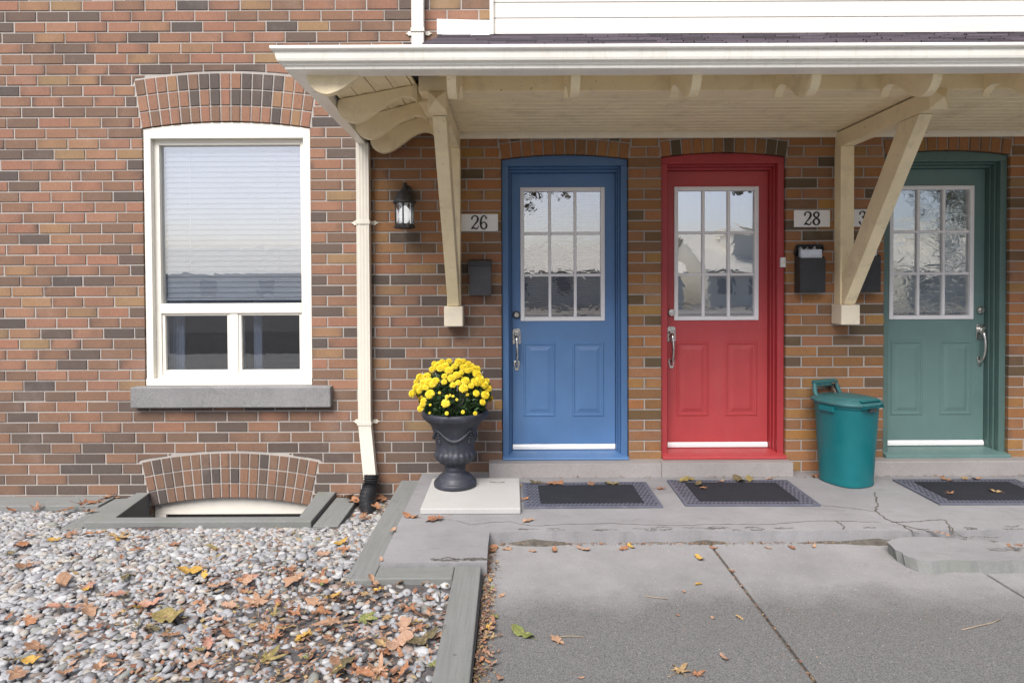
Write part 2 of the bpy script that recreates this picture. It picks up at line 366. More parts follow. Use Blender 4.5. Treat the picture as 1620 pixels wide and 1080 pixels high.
PLATE = paint('white number plate enamel', (0.78, 0.78, 0.78), 0.35, 0.02)
TWIG = paint('dry twig', (.33, .27, .20), .8, .2, 20)
INK = paint('black numeral enamel', (0.012, 0.012, 0.012), 0.4, 0.05)
PRINT = paint('flyer paper', (0.62, 0.68, 0.76), 0.5, 0.1, 30, (0.10, 0.24, 0.52), 0.7)
BAG = paint('clear plastic sleeve', (0.55, 0.57, 0.60), 0.2, 0.2, 40)
BRASS = paint('old tap metal', (0.14, 0.11, 0.09), 0.5, 0.2, 30, None, 0, None, 0.1, 90, 0.5, 0.5)
GL_WIN = m_glass('window glass', (0.97, 0.985, 1.0), 0.12, (2, 2, 2), 0.21, 0.004)
GL_LOW = m_glass('lower window glass', (0.85, 0.88, 0.92), 0.10, (3, 3, 3), 0.06, 0.002)
GL_B = m_glass('door glass', (0.9, 0.9, 0.9), 0.14, (6, 6, 6), 0.27, 0.004)
GL_R = m_glass('door glass clear', (0.95, 0.95, 0.95), 0.10, (4, 4, 4), 0.36, 0.004)
GL_G = m_glass('rippled door glass', (0.9, 0.92, 0.9), 0.12, (9, 9, 14), 0.30, 0.006)

# ------------------------------------------------------------------ ground, driveway, landing
def gz(x, y):
    t = min(1.0, max(0.0, (-y - .15) / 1.45)); return -0.205 + 0.155 * t * t * (3 - 2 * t)
DZ = -0.067
mb = MB()
nx, ny = 60, 30
xs = np.sort(np.append(np.linspace(-9, -0.15, nx - 1), [-2.70, -1.36])); ys = -np.sort(np.append(np.linspace(0.0, 4.4, ny), [.55]))
mb.add([(x, y, gz(x, y) + 0.001 + 0.006 * math.sin(9*x + 4*y) + 0.006 * math.sin(5*x - 11*y)) for y in ys for x in xs],
       [(j*(nx+1)+i, j*(nx+1)+i+1, (j+1)*(nx+1)+i+1, (j+1)*(nx+1)+i) for j in range(ny) for i in range(nx) if not (-2.71 < xs[i] < -1.37 and ys[j] > -.54)], 0, True)
tag(mb.build('gravel_bed_soil', SOIL, origin=(0,0,0), recalc=False), kind='structure')
mb = MB(); mb.add([(-400,-400,-0.36),(400,-400,-0.36),(400,400,-0.36),(-400,400,-0.36)], [(0,1,2,3)])
tag(mb.build('ground', SOIL, origin=(0,0,0)), kind='structure')
# driveway slabs with open joints
mb = MB(); J = 0.007
edges = [-0.150, 1.097, 2.352, 3.607, 4.862, 6.1]
for a, b in zip(edges[:-1], edges[1:]):
    mb.box(a + J, b - J, -4.5, -1.0, -0.30, DZ)
drv = tag(mb.build('driveway', DRIVE, bevel=0.006), kind='structure')
mb = MB(); mb.box(-0.15, 6.1, -4.49, -1.0, -0.31, DZ - 0.014)
N_ = 260
v_ = []
for i in range(N_ + 1):
    x = lerp(-.12, 5.6, i/N_); a_ = max(0, math.sin(x*2.3 + .4) * math.sin(x*5.1 + 1) + .35*math.sin(x*13)); h = .016*a_ + rng.uniform(0, .005)*min(1, a_*4) - .003; wd = .004 + .030*a_ + rng.uniform(0, .008)*min(1, a_*4)
    v_ += [(x, -1.105, DZ + h + .010), (x, -1.128 - wd*.3, DZ + h), (x, -1.128 - wd, DZ - .002)]
mb.add(v_, [(3*i + k, 3*i + k + 1, 3*i + k + 4, 3*i + k + 3) for i in range(N_) for k in range(2)])
tag(mb.build('joint_filler_soil', CRACK), kind='structure')
mb = MB(); mb.box(-60, 60, -9, -4.52, -0.34, DZ - 0.02)  # unseen pale paving, added to bounce light up under the canopy
tag(mb.build('bounce_paving', m_concrete('pale bounce concrete', (0.38, 0.375, 0.36), 0.12, 0.2)), kind='structure')
mb = MB(); mb.box(-60, 60, -16, -9.02, -0.34, DZ - 0.06)
tag(mb.build('road', m_concrete('asphalt', (0.055, 0.055, 0.058), 0.15, 0.4)), kind='structure')

# landing with a worn front edge
mb = MB()
front = []
x = 2.35
def jag(i, amp): return amp * (math.sin(i*2.3) * 0.5 + math.sin(i*5.1 + 1) * 0.3 + rng.uniform(-0.4, 0.4))
poly = [(-0.663, 0.0), (-0.663, -1.52)]
for i in range(1, 14): poly.append((lerp(-0.663, -0.13, i/14), -1.52 + jag(i, 0.004)))
poly += [(-0.13, -1.52), (-0.133, -1.30), (-0.13, -1.125)]
def edge_y(x): return -1.125 + .006*math.sin(2.1*x) + .004*math.sin(7.3*x + 1) + .003*math.sin(19*x) + .0025*math.sin(47*x + 2)
for i in range(1, 240): poly.append((lerp(-0.13, 5.8, i/240), edge_y(lerp(-0.13, 5.8, i/240)) + rng.uniform(-.0012, .0012)))
poly += [(5.8, 0.0)]
mb.pz(poly, -0.25, 0.0, 0)
cr = MB()
def crack(pts, w0, z, mb, mat=0):
    P = catmull(pts, 7); L = []; Rr = []
    P = [(p[0] + rng.uniform(-.006, .006), p[1] + rng.uniform(-.006, .006)) for p in P]
    for i, p in enumerate(P):
        a = P[max(0, i-1)]; b = P[min(len(P)-1, i+1)]; d = Vector((b[0]-a[0], b[1]-a[1])).normalized()
        ww = w0 * (0.35 + 0.65 * abs(math.sin(i*1.7 + 0.5))) * (0.25 if i in (0, len(P)-1) else 1) * rng.uniform(.6, 1.2)
        L.append((p[0]-d.y*ww, p[1]+d.x*ww, z)); Rr.append((p[0]+d.y*ww, p[1]-d.x*ww, z))
    n = len(P)
    mb.add(L + Rr, [(i, i+1, n+i+1, n+i) for i in range(n-1)], mat)
def gp(pl, Z=0.0): return [tuple(gnd(px, py, Z))[:2] for px, py in pl]
crack(gp([(745,830),(800,825),(840,831),(905,829),(980,828),(1060,831),(1140,829),(1215,829),(1280,824),(1330,824),(1395,826)]), 0.0026, 0.0015, mb, 1)
crack(gp([(1384,778),(1388,795),(1386,806),(1393,814),(1404,822),(1422,828),(1440,838),(1455,845)]), 0.0065, 0.0015, mb, 1)
crack(gp([(1410,826),(1450,825),(1490,822),(1500,830),(1520,848),(1545,849),(1580,850)]), 0.0045, 0.0017, mb, 1)
crack(gp([(1320,823),(1335,832),(1334,837)]), 0.006, 0.0016, mb, 1)
crack(gp([(1425,830),(1455,837),(1480,842)]), 0.005, 0.0019, mb, 1)
crack(gp([(1500,832),(1510,845),(1530,852)]), 0.005, 0.0021, mb, 1)
crack(gp([(1280,797),(1330,802),(1372,807),(1386,809)]), 0.003, 0.0013, mb, 1)
crack(gp([(720,823),(745,830)]), 0.003, 0.0013, mb, 1)
for i in range(46):     # crumbled spots along the worn front edges
    if i < 32: x = lerp(-.1, 3.2, rng.random()); yb = edge_y(x) + rng.uniform(.012, .05)
    else: x = rng.uniform(-.45, -.16); yb = -1.50 + rng.uniform(0, .03)
    L_ = rng.uniform(.03, .13); crack([(x, yb), (x + L_*.4, yb + rng.uniform(-.012, .012)), (x + L_, yb + rng.uniform(-.012, .012))], rng.uniform(.002, .005), .0012 + i*.00002, mb, 1)
tag(mb.build('concrete_landing', [LAND, CRACK], bevel=0.013, seg=3), kind='structure')

# broken slab on the driveway at the right
mb = MB()
top = gp([(1405,856),(1425,849),(1470,848),(1520,851),(1560,853),(1592,866),(1622,880)], -0.012) 
top = top + [(3.3, -1.25), (3.3, -1.40)] + gp([(1620,886),(1590,886),(1560,887),(1530,886),(1500,885),(1470,887),(1450,884),(1432,877),(1418,869)], -0.012)
top = [(lerp(p[0], q[0], t) + rng.uniform(-.009, .009), lerp(p[1], q[1], t) + rng.uniform(-.008, .006)) for p, q in zip(top, top[1:] + top[:1]) for t in (0, .5)]
bot = [(x + rng.uniform(-.002, .003), y - .024 - .007*math.sin(x*13) - rng.uniform(0, .0015)) if y < -1.2 else (x - 0.006, y) for x, y in top]
n = len(top)
mb.add([(x, y, -0.012) for x, y in top] + [(x, y, -0.09) for x, y in bot], [tuple(range(n))])
mb.add([(x, y, -0.012) for x, y in top] + [(x, y, -0.09) for x, y in bot], [(i, (i+1) % n, n + (i+1) % n, n + i) for i in range(n)], 1)
for i in range(16):
    x = lerp(2.40, 3.1, rng.random()); yb = -1.36 + rng.uniform(-.03, .05); L_ = rng.uniform(.03, .12)
    crack([(x, yb), (x + L_*.5, yb + rng.uniform(-.01, .01)), (x + L_, yb + rng.uniform(-.01, .01))], rng.uniform(.0015, .004), -.0106 + i*.00002, mb, 2)
tag(mb.build('broken_concrete_slab', [LAND, WELLM, CRACK]), 'broken concrete slab with a rounded crumbling edge lying against the landing front', 'concrete slab')

# doorsteps
for (x0, x1, h, lab) in ((-0.17, 2.005, 0.10, 'long cracked concrete doorstep under the blue and red doors'), (2.565, 5.0, 0.105, 'concrete doorstep under the green door')):
    mb = MB(); mb.box(x0, x1, -0.115, 0.02, -0.05, h)
    if x0 < 0: mb.box(1.062, 1.066, -0.1165, -0.05, 0.0, h + 0.001, 1)
    tag(mb.build('doorstep', [STEP, CRACK], bevel=0.006), lab, 'doorstep')

# edging timbers and window-well curb
def timber(poly, z0, z1, mat, label):
    mb = MB(); mb.pz(poly, z0, z1); return tag(mb.build('edging_timber', mat, bevel=0.006), label, 'timber', 'weathered edging timbers around the gravel')
timber([(-0.80, -0.10), (-0.667, -0.10), (-0.667, -1.66), (-0.80, -1.66)], -0.28, -0.018, TIMY, 'grey edging timber running from the wall along the landing side by the black hose')
timber([(-0.664, -1.524), (-0.29, -1.524), (-0.29, -1.655), (-0.664, -1.655)], -0.28, -0.014, TIMX, 'short grey edging timber across the front of the landing corner')
timber([(-0.287, -1.535), (-0.158, -1.535), (-0.145, -4.4), (-0.29, -4.4)], -0.28, -0.008, TIMY, 'long grey edging beam between the gravel and the driveway')
timber([(-9, 0.0), (-2.905, 0.0), (-2.905, -0.21), (-9, -0.21)], -0.30, -0.155, TIMX, 'grey green edging timber along the foot of the brick wall at far left')
timber([(-2.90, -0.595), (-1.10, -0.595), (-1.08, -0.665), (-2.92, -0.665)], -0.30, -0.168, TIMX, 'thin edging timber across the front of the window well')
timber([(-2.90, -0.02), (-2.765, -0.02), (-2.765, -0.592), (-2.90, -0.592)], -0.30, -0.166, TIMY, 'edging timber on the left side of the window well')
timber([(-1.285, -0.04), (-1.12, -0.04), (-1.12, -0.592), (-1.285, -0.592)], -0.30, -0.160, TIMY, 'edging timber on the right side of the window well')
mb = MB()
mb.pz([(-2.755, 0.0), (-2.755, -0.59), (-1.295, -0.59), (-1.295, 0.0), (-1.43, 0.0), (-1.40, -0.505), (-2.60, -0.505), (-2.66, 0.0)], -0.5, -0.130)
mb.box(-2.6, -1.4, -0.5, 0.05, -0.42, -0.40)
tag(mb.build('window_well_curb', WELLM, bevel=0.006), 'low grey concrete curb around the basement window well', 'curb')

# ------------------------------------------------------------------ townhouse
house = thing('townhouse', (0, 0, 0), 'row of brick townhouses with blue, red and green front doors', 'townhouse')
COURSE, BLEN, JT = 0.0765, 0.2285, 0.0104
class Op: pass
OPS = []
def opening(cx, hw, z0, zs, Rr, rings, ringh, n, label):
    o = Op(); o.cx, o.hw, o.z0, o.zs, o.R = cx, hw, z0, zs, Rr
    o.cz = zs - math.sqrt(Rr*Rr - hw*hw); o.a = math.asin(hw / Rr); o.Re = Rr + rings * ringh
    o.zc = o.cz + o.Re * math.cos(o.a); o.rings, o.ringh, o.n, o.label = rings, ringh, n, label
    OPS.append(o); return o
W1 = opening(-2.072, 0.610, 0.60, 2.525, 3.95, 3, 0.1185, 17, None)
B1 = opening(-2.072, 0.583, -0.55, -0.232, 2.85, 3, 0.1120, 18, None)
DOORS = []
for nm, cx, hw, dz in (('blue', 0.3875, 0.463, 0.0), ('red', 1.5435, 0.455, 0.012), ('green', 3.170, 0.458, 0.020)):
    DOORS.append((nm, cx, hw, dz, opening(cx, hw, -0.3, 2.292 + dz, 3.3, 2, 0.115, 12, None)))
opening(4.55, 0.458, -0.3, 2.315, 3.3, 2, 0.115, 12, None)
X0, X1, ZB, ZT = -6.2, 6.0, -0.45, 5.2

def brickrnd(z, x):
    r = rng.random()
    if z < 0.30 and x < -0.1: r = min(r, rng.random()) * 0.56        # browner courses low on the left
    elif z < 0.62 and x < -1.0: r = r * 0.62
    if r < 0.16: r = rng.uniform(0.0, 0.18)
    elif r < 0.34: r = rng.uniform(.16, .5)
    wm = 0.0
    if z > 2.62: wm = 0.0
    elif x > -0.15: wm = rng.uniform(.45, 1.0)
    elif x > -1.15 and z > 1.25: wm = min(1, (z - 1.25) * 1.6) * rng.uniform(.5, 1)  # bounce from the cream canopy painted in, stronger with height
    if wm > .3 and r < .45 and rng.random() < .45: r = rng.uniform(.5, 1)
    return (min(1, r), rng.random(), rng.random() * (0.9 if wm < .3 else .6), wm)
def brick_poly(mb, poly, y0, depth, col):
    # outline in XZ, slightly chamfered face
    n = len(poly); cx = sum(p[0] for p in poly)/n; cz = sum(p[1] for p in poly)/n
    def ins(p, e):
        dx, dz = p[0]-cx, p[1]-cz
        return (p[0] - math.copysign(min(e, abs(dx)), dx), p[1] - math.copysign(min(e, abs(dz)), dz))
    A = [(ins(p, 0.0022)[0], y0, ins(p, 0.0022)[1]) for p in poly]
    B = [(p[0], y0 + 0.0022, p[1]) for p in poly]
    C = [(p[0], y0 + depth, p[1]) for p in poly]
    f = [(i, n+i, n+(i+1) % n, (i+1) % n) for i in range(n)] + [(n+i, 2*n+i, 2*n+(i+1) % n, n+(i+1) % n) for i in range(n)]
    if n != 4:
        mb.add(A + B + C, [tuple(range(n))] + f, 0, False, col); return
    mb.add(A + B + C, f, 0, False, col)
    # the fired face: smoked towards its ends by a different amount on every brick
    m = 5; pr = [.95, .35, .12, .35, .95]; flip = rng.random(); k = col[2] * 1.1
    dk = [min(1, k * q * rng.uniform(.35, 1.25) + (.25 * k * (1 - t) if flip < .3 else .25 * k * t if flip < .6 else 0)) for q, t in zip(pr, (0, .25, .5, .75, 1))]
    v = []
    for t in (0, .18, .5, .82, 1):
        v.append(tuple(lerp(a, b, t) for a, b in zip(A[0], A[1]))); v.append(tuple(lerp(a, b, t) for a, b in zip(A[3], A[2])))
    cs = [(col[0], col[1], d, col[3]) for d in dk]; ct = [(col[0], col[1], min(1, d * rng.uniform(.6, 1.3)), col[3]) for d in dk]
    for q in range(4): mb.add([v[2*q], v[2*q+2], v[2*q+3], v[2*q+1]], [(0, 1, 2, 3)], 0, False, [cs[q], cs[q+1], ct[q+1], ct[q]])

mb = MB()
row = 0
z = ZB
zref = 1.687
z = zref - math.ceil((zref - ZB) / COURSE) * COURSE
SID_X, SID_Z = -0.17, 3.10
while z < ZT:
    row += 1
    za, zb = z + JT/2, z + COURSE - JT/2; zc = z + COURSE/2
    blocked = []; clips = []
    for o in OPS:
        if o.z0 < zc < o.zs: blocked.append((o.cx - o.hw, o.cx + o.hw))
        elif o.zs <= zc < o.zc and zb <= o.zc + .004:
            h = (zc - o.cz) * math.tan(o.a) + JT*0.8; blocked.append((o.cx - h, o.cx + h))
        elif zb > o.zc and zc > o.zs and za < o.cz + o.Re + JT:
            clips.append(o)
    if z > SID_Z: blocked.append((SID_X + 0.3, X1 + 1))
    blocked.sort(); spans = []; cur = X0
    for a, b in blocked:
        if a > cur: spans.append((cur, a))
        cur = max(cur, b)
    if cur < X1: spans.append((cur, X1))
    for (a, b) in spans:
        atjamb_l = a > X0 + 0.01
        wdt = b - a
        pts = [a]
        if not atjamb_l:
            first = BLEN * ((0.5 if row % 2 else 1.0) + 0.12 * math.sin(row * 1.9))
        else: first = BLEN * (0.5 if row % 2 else 1.0)
        x = a + first
        while x < b - 0.035: pts.append(x); x += BLEN + rng.uniform(-0.004, 0.004)
        pts.append(b)
        for k in range(len(pts)-1):
            xa = pts[k] + (JT/2 if k > 0 or not atjamb_l else 0.0); xb = pts[k+1] - (JT/2 if k < len(pts)-2 or b > X1-0.01 else 0.0)
            if xb - xa < 0.02: continue
            jz = rng.uniform(-0.0012, 0.0012); jx = rng.uniform(-0.0015, 0.0015)
            dep = 0.105 if (k == 0 and atjamb_l) or (k == len(pts)-2 and b < X1-0.01) else 0.02
            poly = None
            for o in clips:
                if xb > o.cx - o.Re*math.sin(o.a) - 0.005 and xa < o.cx + o.Re*math.sin(o.a) + 0.005:
                    bt = []
                    for i in range(13):
                        xx = lerp(xa, xb, i/12); q = o.Re**2 - (xx - o.cx)**2
                        hb = o.cz + math.sqrt(max(0, q)) + JT if abs(xx - o.cx) < o.Re*math.sin(o.a) + JT else za
                        bt.append((xx, max(za, hb)))
                    good = [p for p in bt if p[1] < zb - 0.006]
                    if len(good) < 2: poly = []
                    else: poly = good + [(good[-1][0], zb), (good[0][0], zb)]
            if poly is None: poly = [(xa+jx, za+jz), (xb+jx, za+jz), (xb+jx, zb+jz), (xa+jx, zb+jz)]
            if poly: brick_poly(mb, poly, rng.uniform(-0.0015, 0.0015), dep, brickrnd(zc, xa))
    z += COURSE
# mortar sheet with the openings cut out, and their reveals
outer = [(X0, ZB), (X1, ZB), (X1, ZT), (X0, ZT)]
loops = [[Vector((p[0], p[1], 0)) for p in outer]]; holes = []
for o in OPS:
    h = [(o.cx - o.hw - .004, max(o.z0, ZB + 0.02)), (o.cx + o.hw + .004, max(o.z0, ZB + 0.02))]
    for i in range(13):
        t = lerp(o.a, -o.a, i/12); h.append((o.cx + (o.R + .004) * math.sin(t), o.cz + (o.R + .004) * math.cos(t)))
    holes.append(h); loops.append([Vector((p[0], p[1], 0)) for p in h[::-1]])
flat = [p for L in loops for p in L]
tris = tessellate_polygon(loops)
mb.add([(p.x, 0.0055, p.y) for p in flat], [tuple(t) for t in tris], 1)
for h in holes:
    n = len(h); mb.add([(p[0], 0.0055, p[1]) for p in h] + [(p[0], 0.16, p[1]) for p in h], [(i, (i+1) % n, n+(i+1) % n, n+i) for i in range(n)], 1)
mb.build('wall', [BRICK, MORTAR], house, recalc=False)
# wall sides / back so the wall has depth
for o in OPS:
    mb = MB(); da = 2*o.a / o.n
    for r in range(o.rings):
        r0 = o.R + r * o.ringh; r1 = r0 + o.ringh - JT
        for k in range(o.n):
            g = JT / 2 / r0; t0 = -o.a + k*da + g; t1 = -o.a + (k+1)*da - g
            rr = rng.random()
            if rr < 0.16: rr = rng.uniform(0, 0.1)
            else: rr = rng.uniform(0.3, 0.95)
            if o is B1: rr = rr * 0.55
            pl = [(o.cx + r0*math.sin(t0), o.cz + r0*math.cos(t0)), (o.cx + r0*math.sin(t1), o.cz + r0*math.cos(t1)),
                  (o.cx + r1*math.sin(t1), o.cz + r1*math.cos(t1)), (o.cx + r1*math.sin(t0), o.cz + r1*math.cos(t0))]
            brick_poly(mb, pl, rng.uniform(-0.003, 0.0005), 0.105 if r == 0 else 0.02, (rr, rng.random(), rng.random()*0.5, .85 if o.cx > -1 else 0.0))  # door arches get the same painted canopy warmth
    mb.build('brick_arch', BRICK, house, recalc=False)
# rooms behind the glass
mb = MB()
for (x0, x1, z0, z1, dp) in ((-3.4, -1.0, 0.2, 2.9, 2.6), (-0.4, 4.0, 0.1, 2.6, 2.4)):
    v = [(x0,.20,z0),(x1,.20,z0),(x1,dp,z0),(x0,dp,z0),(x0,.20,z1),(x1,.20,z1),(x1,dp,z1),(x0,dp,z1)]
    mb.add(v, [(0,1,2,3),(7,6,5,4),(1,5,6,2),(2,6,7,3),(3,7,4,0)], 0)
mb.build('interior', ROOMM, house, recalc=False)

# the house behind the front wall
mb = MB(); mb.box(-16, X0, .0, 9, ZB, 6.6); mb.box(X1, 16, .0, 9, ZB, 6.6); mb.box(X0, X1, 2.9, 9, ZB, 6.6)
mb.build('side_wall', paint('far side brick', (.27, .15, .11), .85, .2, 4), house)
mb = MB(); mb.box(X0, X1, .16, 2.9, 2.95, ZT); mb.build('upper_floor', ROOMM, house)
mb = MB(); mb.add([(-16.4,-.4,5.2),(16.4,-.4,5.2),(16.4,4.5,7.9),(-16.4,4.5,7.9),(16.4,9.4,5.2),(-16.4,9.4,5.2)], [(0,1,2,3),(3,2,4,5),(0,5,4,1),(0,3,5),(1,4,2)], 0, False, (.08,.075,.08,1))
mb.build('roof', SHING, house)

# --- big window
def arch_head(o, inset, z_low, n=14, xin=0.0):
    Rr = o.R - inset; hw = o.hw - inset; a = math.asin(hw / Rr)
    pts = [(o.cx - hw, z_low), (o.cx + hw, z_low)]
    for i in range(n+1):
        t = lerp(a, -a, i/n); pts.append((o.cx + Rr*math.sin(t), o.cz + Rr*math.cos(t)))
    return pts
xl, xr = W1.cx - 0.607, W1.cx + 0.607
mb = MB()
zb_, zh = 0.652, 2.452
mb.box(xl, xl + .052, .012, .15, zb_ + .05, zh)
mb.box(xr - .052, xr, .012, .15, zb_ + .05, zh)
mb.py(arch_head(W1, .003, zh), .012, .15)
mb.box(xl, xr, .004, .15, zb_, zb_ + .05)
win = mb.build('window', VINYL, house, bevel=0.004)
win['label'] = 'tall arched white window with lowered blinds and two small sliding panes'
mb = MB()
gx0, gx1 = -2.588, -1.552
a0, a1 = xl + .052, xr - .052
zt = 2.413
mb.box(a0, gx0, .055, .14, zb_ + .05, zh); mb.box(gx1, a1, .055, .14, zb_ + .05, zh)
mb.box(gx0, gx1, .055, .14, zt, zh)
mb.box(gx0, gx1, .050, .14, 1.178, 1.249)
mb.box(gx0, gx1, .055, .14, zb_ + .05, .722)
mb.box(-2.086, -2.025, .058, .14, .722, 1.178)
for (c0, c1) in ((gx0, -2.086), (-2.025, gx1)):
    mb.box(c0, c0 + .022, .066, .13, .722, 1.178); mb.box(c1 - .022, c1, .066, .13, .722, 1.178)
    mb.box(c0 + .022, c1 - .022, .066, .13, .722, .756); mb.box(c0 + .022, c1 - .022, .066, .13, 1.160, 1.178)
mb.build('sash', VINYL, win, bevel=0.003)
mb = MB(); mb.box(gx0, gx1, .088, .091, 1.249, zt); mb.build('glass_pane', GL_WIN, win)
for (c0, c1) in ((gx0 + .022, -2.108), (-2.003, gx1 - .022)):
    mb = MB(); mb.box(c0, c1, .092, .095, .756, 1.160); mb.build('glass_pane', GL_LOW, win)
for cx_ in (gx0 + .02, ):
    mb = MB(); mb.box(cx_, cx_+.005, .1, .13, 1.25, 2.4)
def blind(mb, x0, x1, z0, z1, y, pitch, wdt, tilt):
    n = int((z1 - z0) / pitch)
    for i in range(n):
        zc = z1 - (i + .5) * pitch
        mb.obox(((x0+x1)/2, y, zc), ((x1-x0)/2, 0, 0), (0, wdt/2*math.cos(tilt), wdt/2*math.sin(tilt)), (0, -0.0006*math.sin(tilt), 0.0006*math.cos(tilt)))
    for f in (0.18, 0.82):
        xx = lerp(x0, x1, f); mb.box(xx-.001, xx+.001, y-wdt*.5-.001, y-wdt*.5+.001, z0, z1)
    mb.box(x0, x1, y-wdt*.4, y+wdt*.4, z1, z1+.03)
    mb.box(x0, x1, y-.012, y+.012, z0-.012, z0+.004)
mb = MB(); blind(mb, gx0 + .012, gx1 - .01, 1.285, 2.425, .128, .039, .044, R(72)); mb.build('blind', BLINDW, win)
for (c0, c1) in ((gx0 - .02, gx0 + .10), (-1.97, -1.90)):
    mb = MB()
    n = 24; P = [(lerp(c0, c1, i/n), .21 + .018*math.sin(i*1.5)) for i in range(n+1)]
    mb.add([(x, y, .6) for x, y in P] + [(x, y, 1.27) for x, y in P], [(i, i+1, n+2+i, n+1+i) for i in range(n)], 0, True)
    mb.build('curtain', CURT, win)
mb = MB()
P = []
mb.pz([(-2.757, -.065), (-2.4, -.068), (-2.0, -.064), (-1.6, -.068), (-1.312, -.065), (-1.312, .12), (-2.757, .12)], .500, .651)
mb.build('window_sill', SILLM, win, bevel=0.008)
# --- basement window
mb = MB()
mb.py(arch_head(B1, .002, -0.312), .05, .09)
mb.box(B1.cx - .581, B1.cx - .50, .05, .09, -.45, -.312)
mb.box(B1.cx + .50, B1.cx + .581, .05, .09, -.45, -.312)
bw = mb.build('basement_window', VINYL, house, bevel=0.004); bw['label'] = 'low white curved basement window board under a brick arch'
mb = MB(); mb.box(B1.cx - .50, B1.cx + .50, .075, .08, -.45, -.312); mb.build('dark_opening', DARKM, bw)

# --- doors
def tubepts(f, n): return [f(i/(n-1)) for i in range(n)]
def make_door(nm, cx, hw, dz, o, paintm, glassm, blindm, hand, gcx):
    xl, xr = cx - hw + .003, cx + hw - .003
    sx0, sx1 = cx - hw + .073, cx + hw - .073
    z0, z1 = .138 + dz*0.9, 2.212 + dz
    ci = 2.246 + dz
    mb = MB()
    for s, a, b in ((1, xl, xl + .048), (-1, xr - .048, xr)): mb.box(a, b, .028, .17, .10, ci)
    mb.py(arch_head(o, .003, ci), .028, .17)
    for s in (0, 1):
        e = (xl + .048, xl + .060) if s == 0 else (xr - .060, xr - .048); mb.box(e[0], e[1], .070, .17, .10, ci - .014)
        e = (xl + .060, sx0) if s == 0 else (sx1, xr - .060); mb.box(e[0], e[1], .105, .17, .10, ci - .026)
    mb.box(xl + .048, xr - .048, .070, .17, ci - .014, ci); mb.box(xl + .060, xr - .060, .105, .17, z1, ci - .014)
    fr = mb.build('door_frame', {'blue': BLUE_SHADED, 'red': RED_SHADED, 'green': GREEN_SHADED}[nm], house, bevel=0.004)
    fr['label'] = nm + ' painted arched frame around the ' + nm + ' door'
    mb = MB(); mb.px([(-.035, .102), (-.035, .118 + dz*.5), (.02, .122 + dz*.7), (.165, z0 - .003), (.165, .102)], xl + .0005, xr - .0005)
    th = mb.build('threshold', paintm, fr, bevel=0.004)
    # slab around the glazed light
    gx0, gx1, gz0, gz1 = gcx - .300, gcx + .300, 1.123, 2.088
    mb = MB(); ys, ye = .150, .192
    zb = z0 + .038
    mb.box(sx0 + .003, gx0, ys, ye, zb, z1 - .003); mb.box(gx1, sx1 - .003, ys, ye, zb, z1 - .003)
    mb.box(gx0, gx1, ys, ye, zb, gz0); mb.box(gx0, gx1, ys, ye, gz1, z1 - .003)
    dr = mb.build('door', paintm, house)
    dr['label'] = nm + ' front door with nine pane window and two lower panels'
    # moulded lower panels
    for pxc in (gcx - .178, gcx + .190):
        x0, x1, p0, p1 = pxc - .121, pxc + .121, .383, .945
        mb = MB()
        rings = [(0, 0.0), (.007, -.0065), (.016, -.0065), (.021, -.0008), (.034, -.0008), (.060, -.0075)]
        v = []; 
        for e, dy in rings: v += [(x0+e, ys+dy, p0+e), (x1-e, ys+dy, p0+e), (x1-e, ys+dy, p1-e), (x0+e, ys+dy, p1-e)]
        f = [(4*r+i, 4*r+(i+1) % 4, 4*r+4+(i+1) % 4, 4*r+4+i) for r in range(len(rings)-1) for i in range(4)]
        k = 4*(len(rings)-1); f.append((k, k+1, k+2, k+3))
        mb.add(v, f); mb.build('door_panel', paintm, dr, recalc=False)
    # glazing frame with bars
    mb = MB(); F0, F1, H0, H1 = gcx - .317, gcx + .317, 1.105, 2.106
    wv = .030
    mb.box(F0, F0 + wv, ys - .012, ye + .01, H0, H1); mb.box(F1 - wv, F1, ys - .012, ye + .01, H0, H1)
    mb.box(F0 + wv, F1 - wv, ys - .012, ye + .01, H0, H0 + wv); mb.box(F0 + wv, F1 - wv, ys - .012, ye + .01, H1 - wv, H1)
    ix0, ix1, iz0, iz1 = F0 + wv, F1 - wv, H0 + wv, H1 - wv
    for i in (1, 2):
        xx = lerp(ix0, ix1, i/3); mb.box(xx - .0105, xx + .0105, ys - .004, ys + .022, iz0, iz1)
    cells = [lerp(ix0, ix1, i/3) for i in range(4)]
    for i in (1, 2):
        zz = lerp(iz0, iz1, i/3)
        for j in range(3):
            mb.box(cells[j] + (.0105 if j else 0), cells[j+1] - (.0105 if j < 2 else 0), ys - .004, ys + .022, zz - .0105, zz + .0105)
    mb.build('glazing_frame', LITE, dr, bevel=0.004)
    mb = MB(); mb.box(ix0, ix1, ys + .013, ys + .016, iz0, iz1); mb.build('glass_pane', glassm, dr)
    mb = MB(); blind(mb, ix0 - .01, ix1 + .01, iz0 + .03, iz1 + .0, .205, .0165 if nm != 'blue' else .0185, .021, R(58 if nm != 'blue' else 38)); mb.build('blind', blindm, dr)
    mb = MB(); mb.px([(ys - .012, z0), (ys - .012, z0 + .022), (ys - .004, z0 + .037), (ye, z0 + .037), (ye, z0)], sx0 + .003, sx1 - .003)
    mb.build('door_sweep', FLASH, dr, bevel=0.002)
    # lock and pull handle
    hx = sx0 + .036 if hand == 'l' else sx1 - .034
    zd = 1.152 + dz
    mb = MB(); mb.tube([(hx, ys, zd), (hx, ys - .012, zd), (hx, ys - .022, zd)], [.030, .030, .024], 20, 0); mb.tube([(hx, ys - .0215, zd), (hx, ys - .026, zd)], .016, 16, 1)
    mb.box(hx - .002, hx + .002, ys - .0275, ys - .0258, zd - .008, zd + .008, 0)
    mb.build('deadbolt', [METAL if nm != 'blue' else DARKM, METAL], dr, bevel=0.002)
    zt_ = 1.048 + dz
    mb = MB()
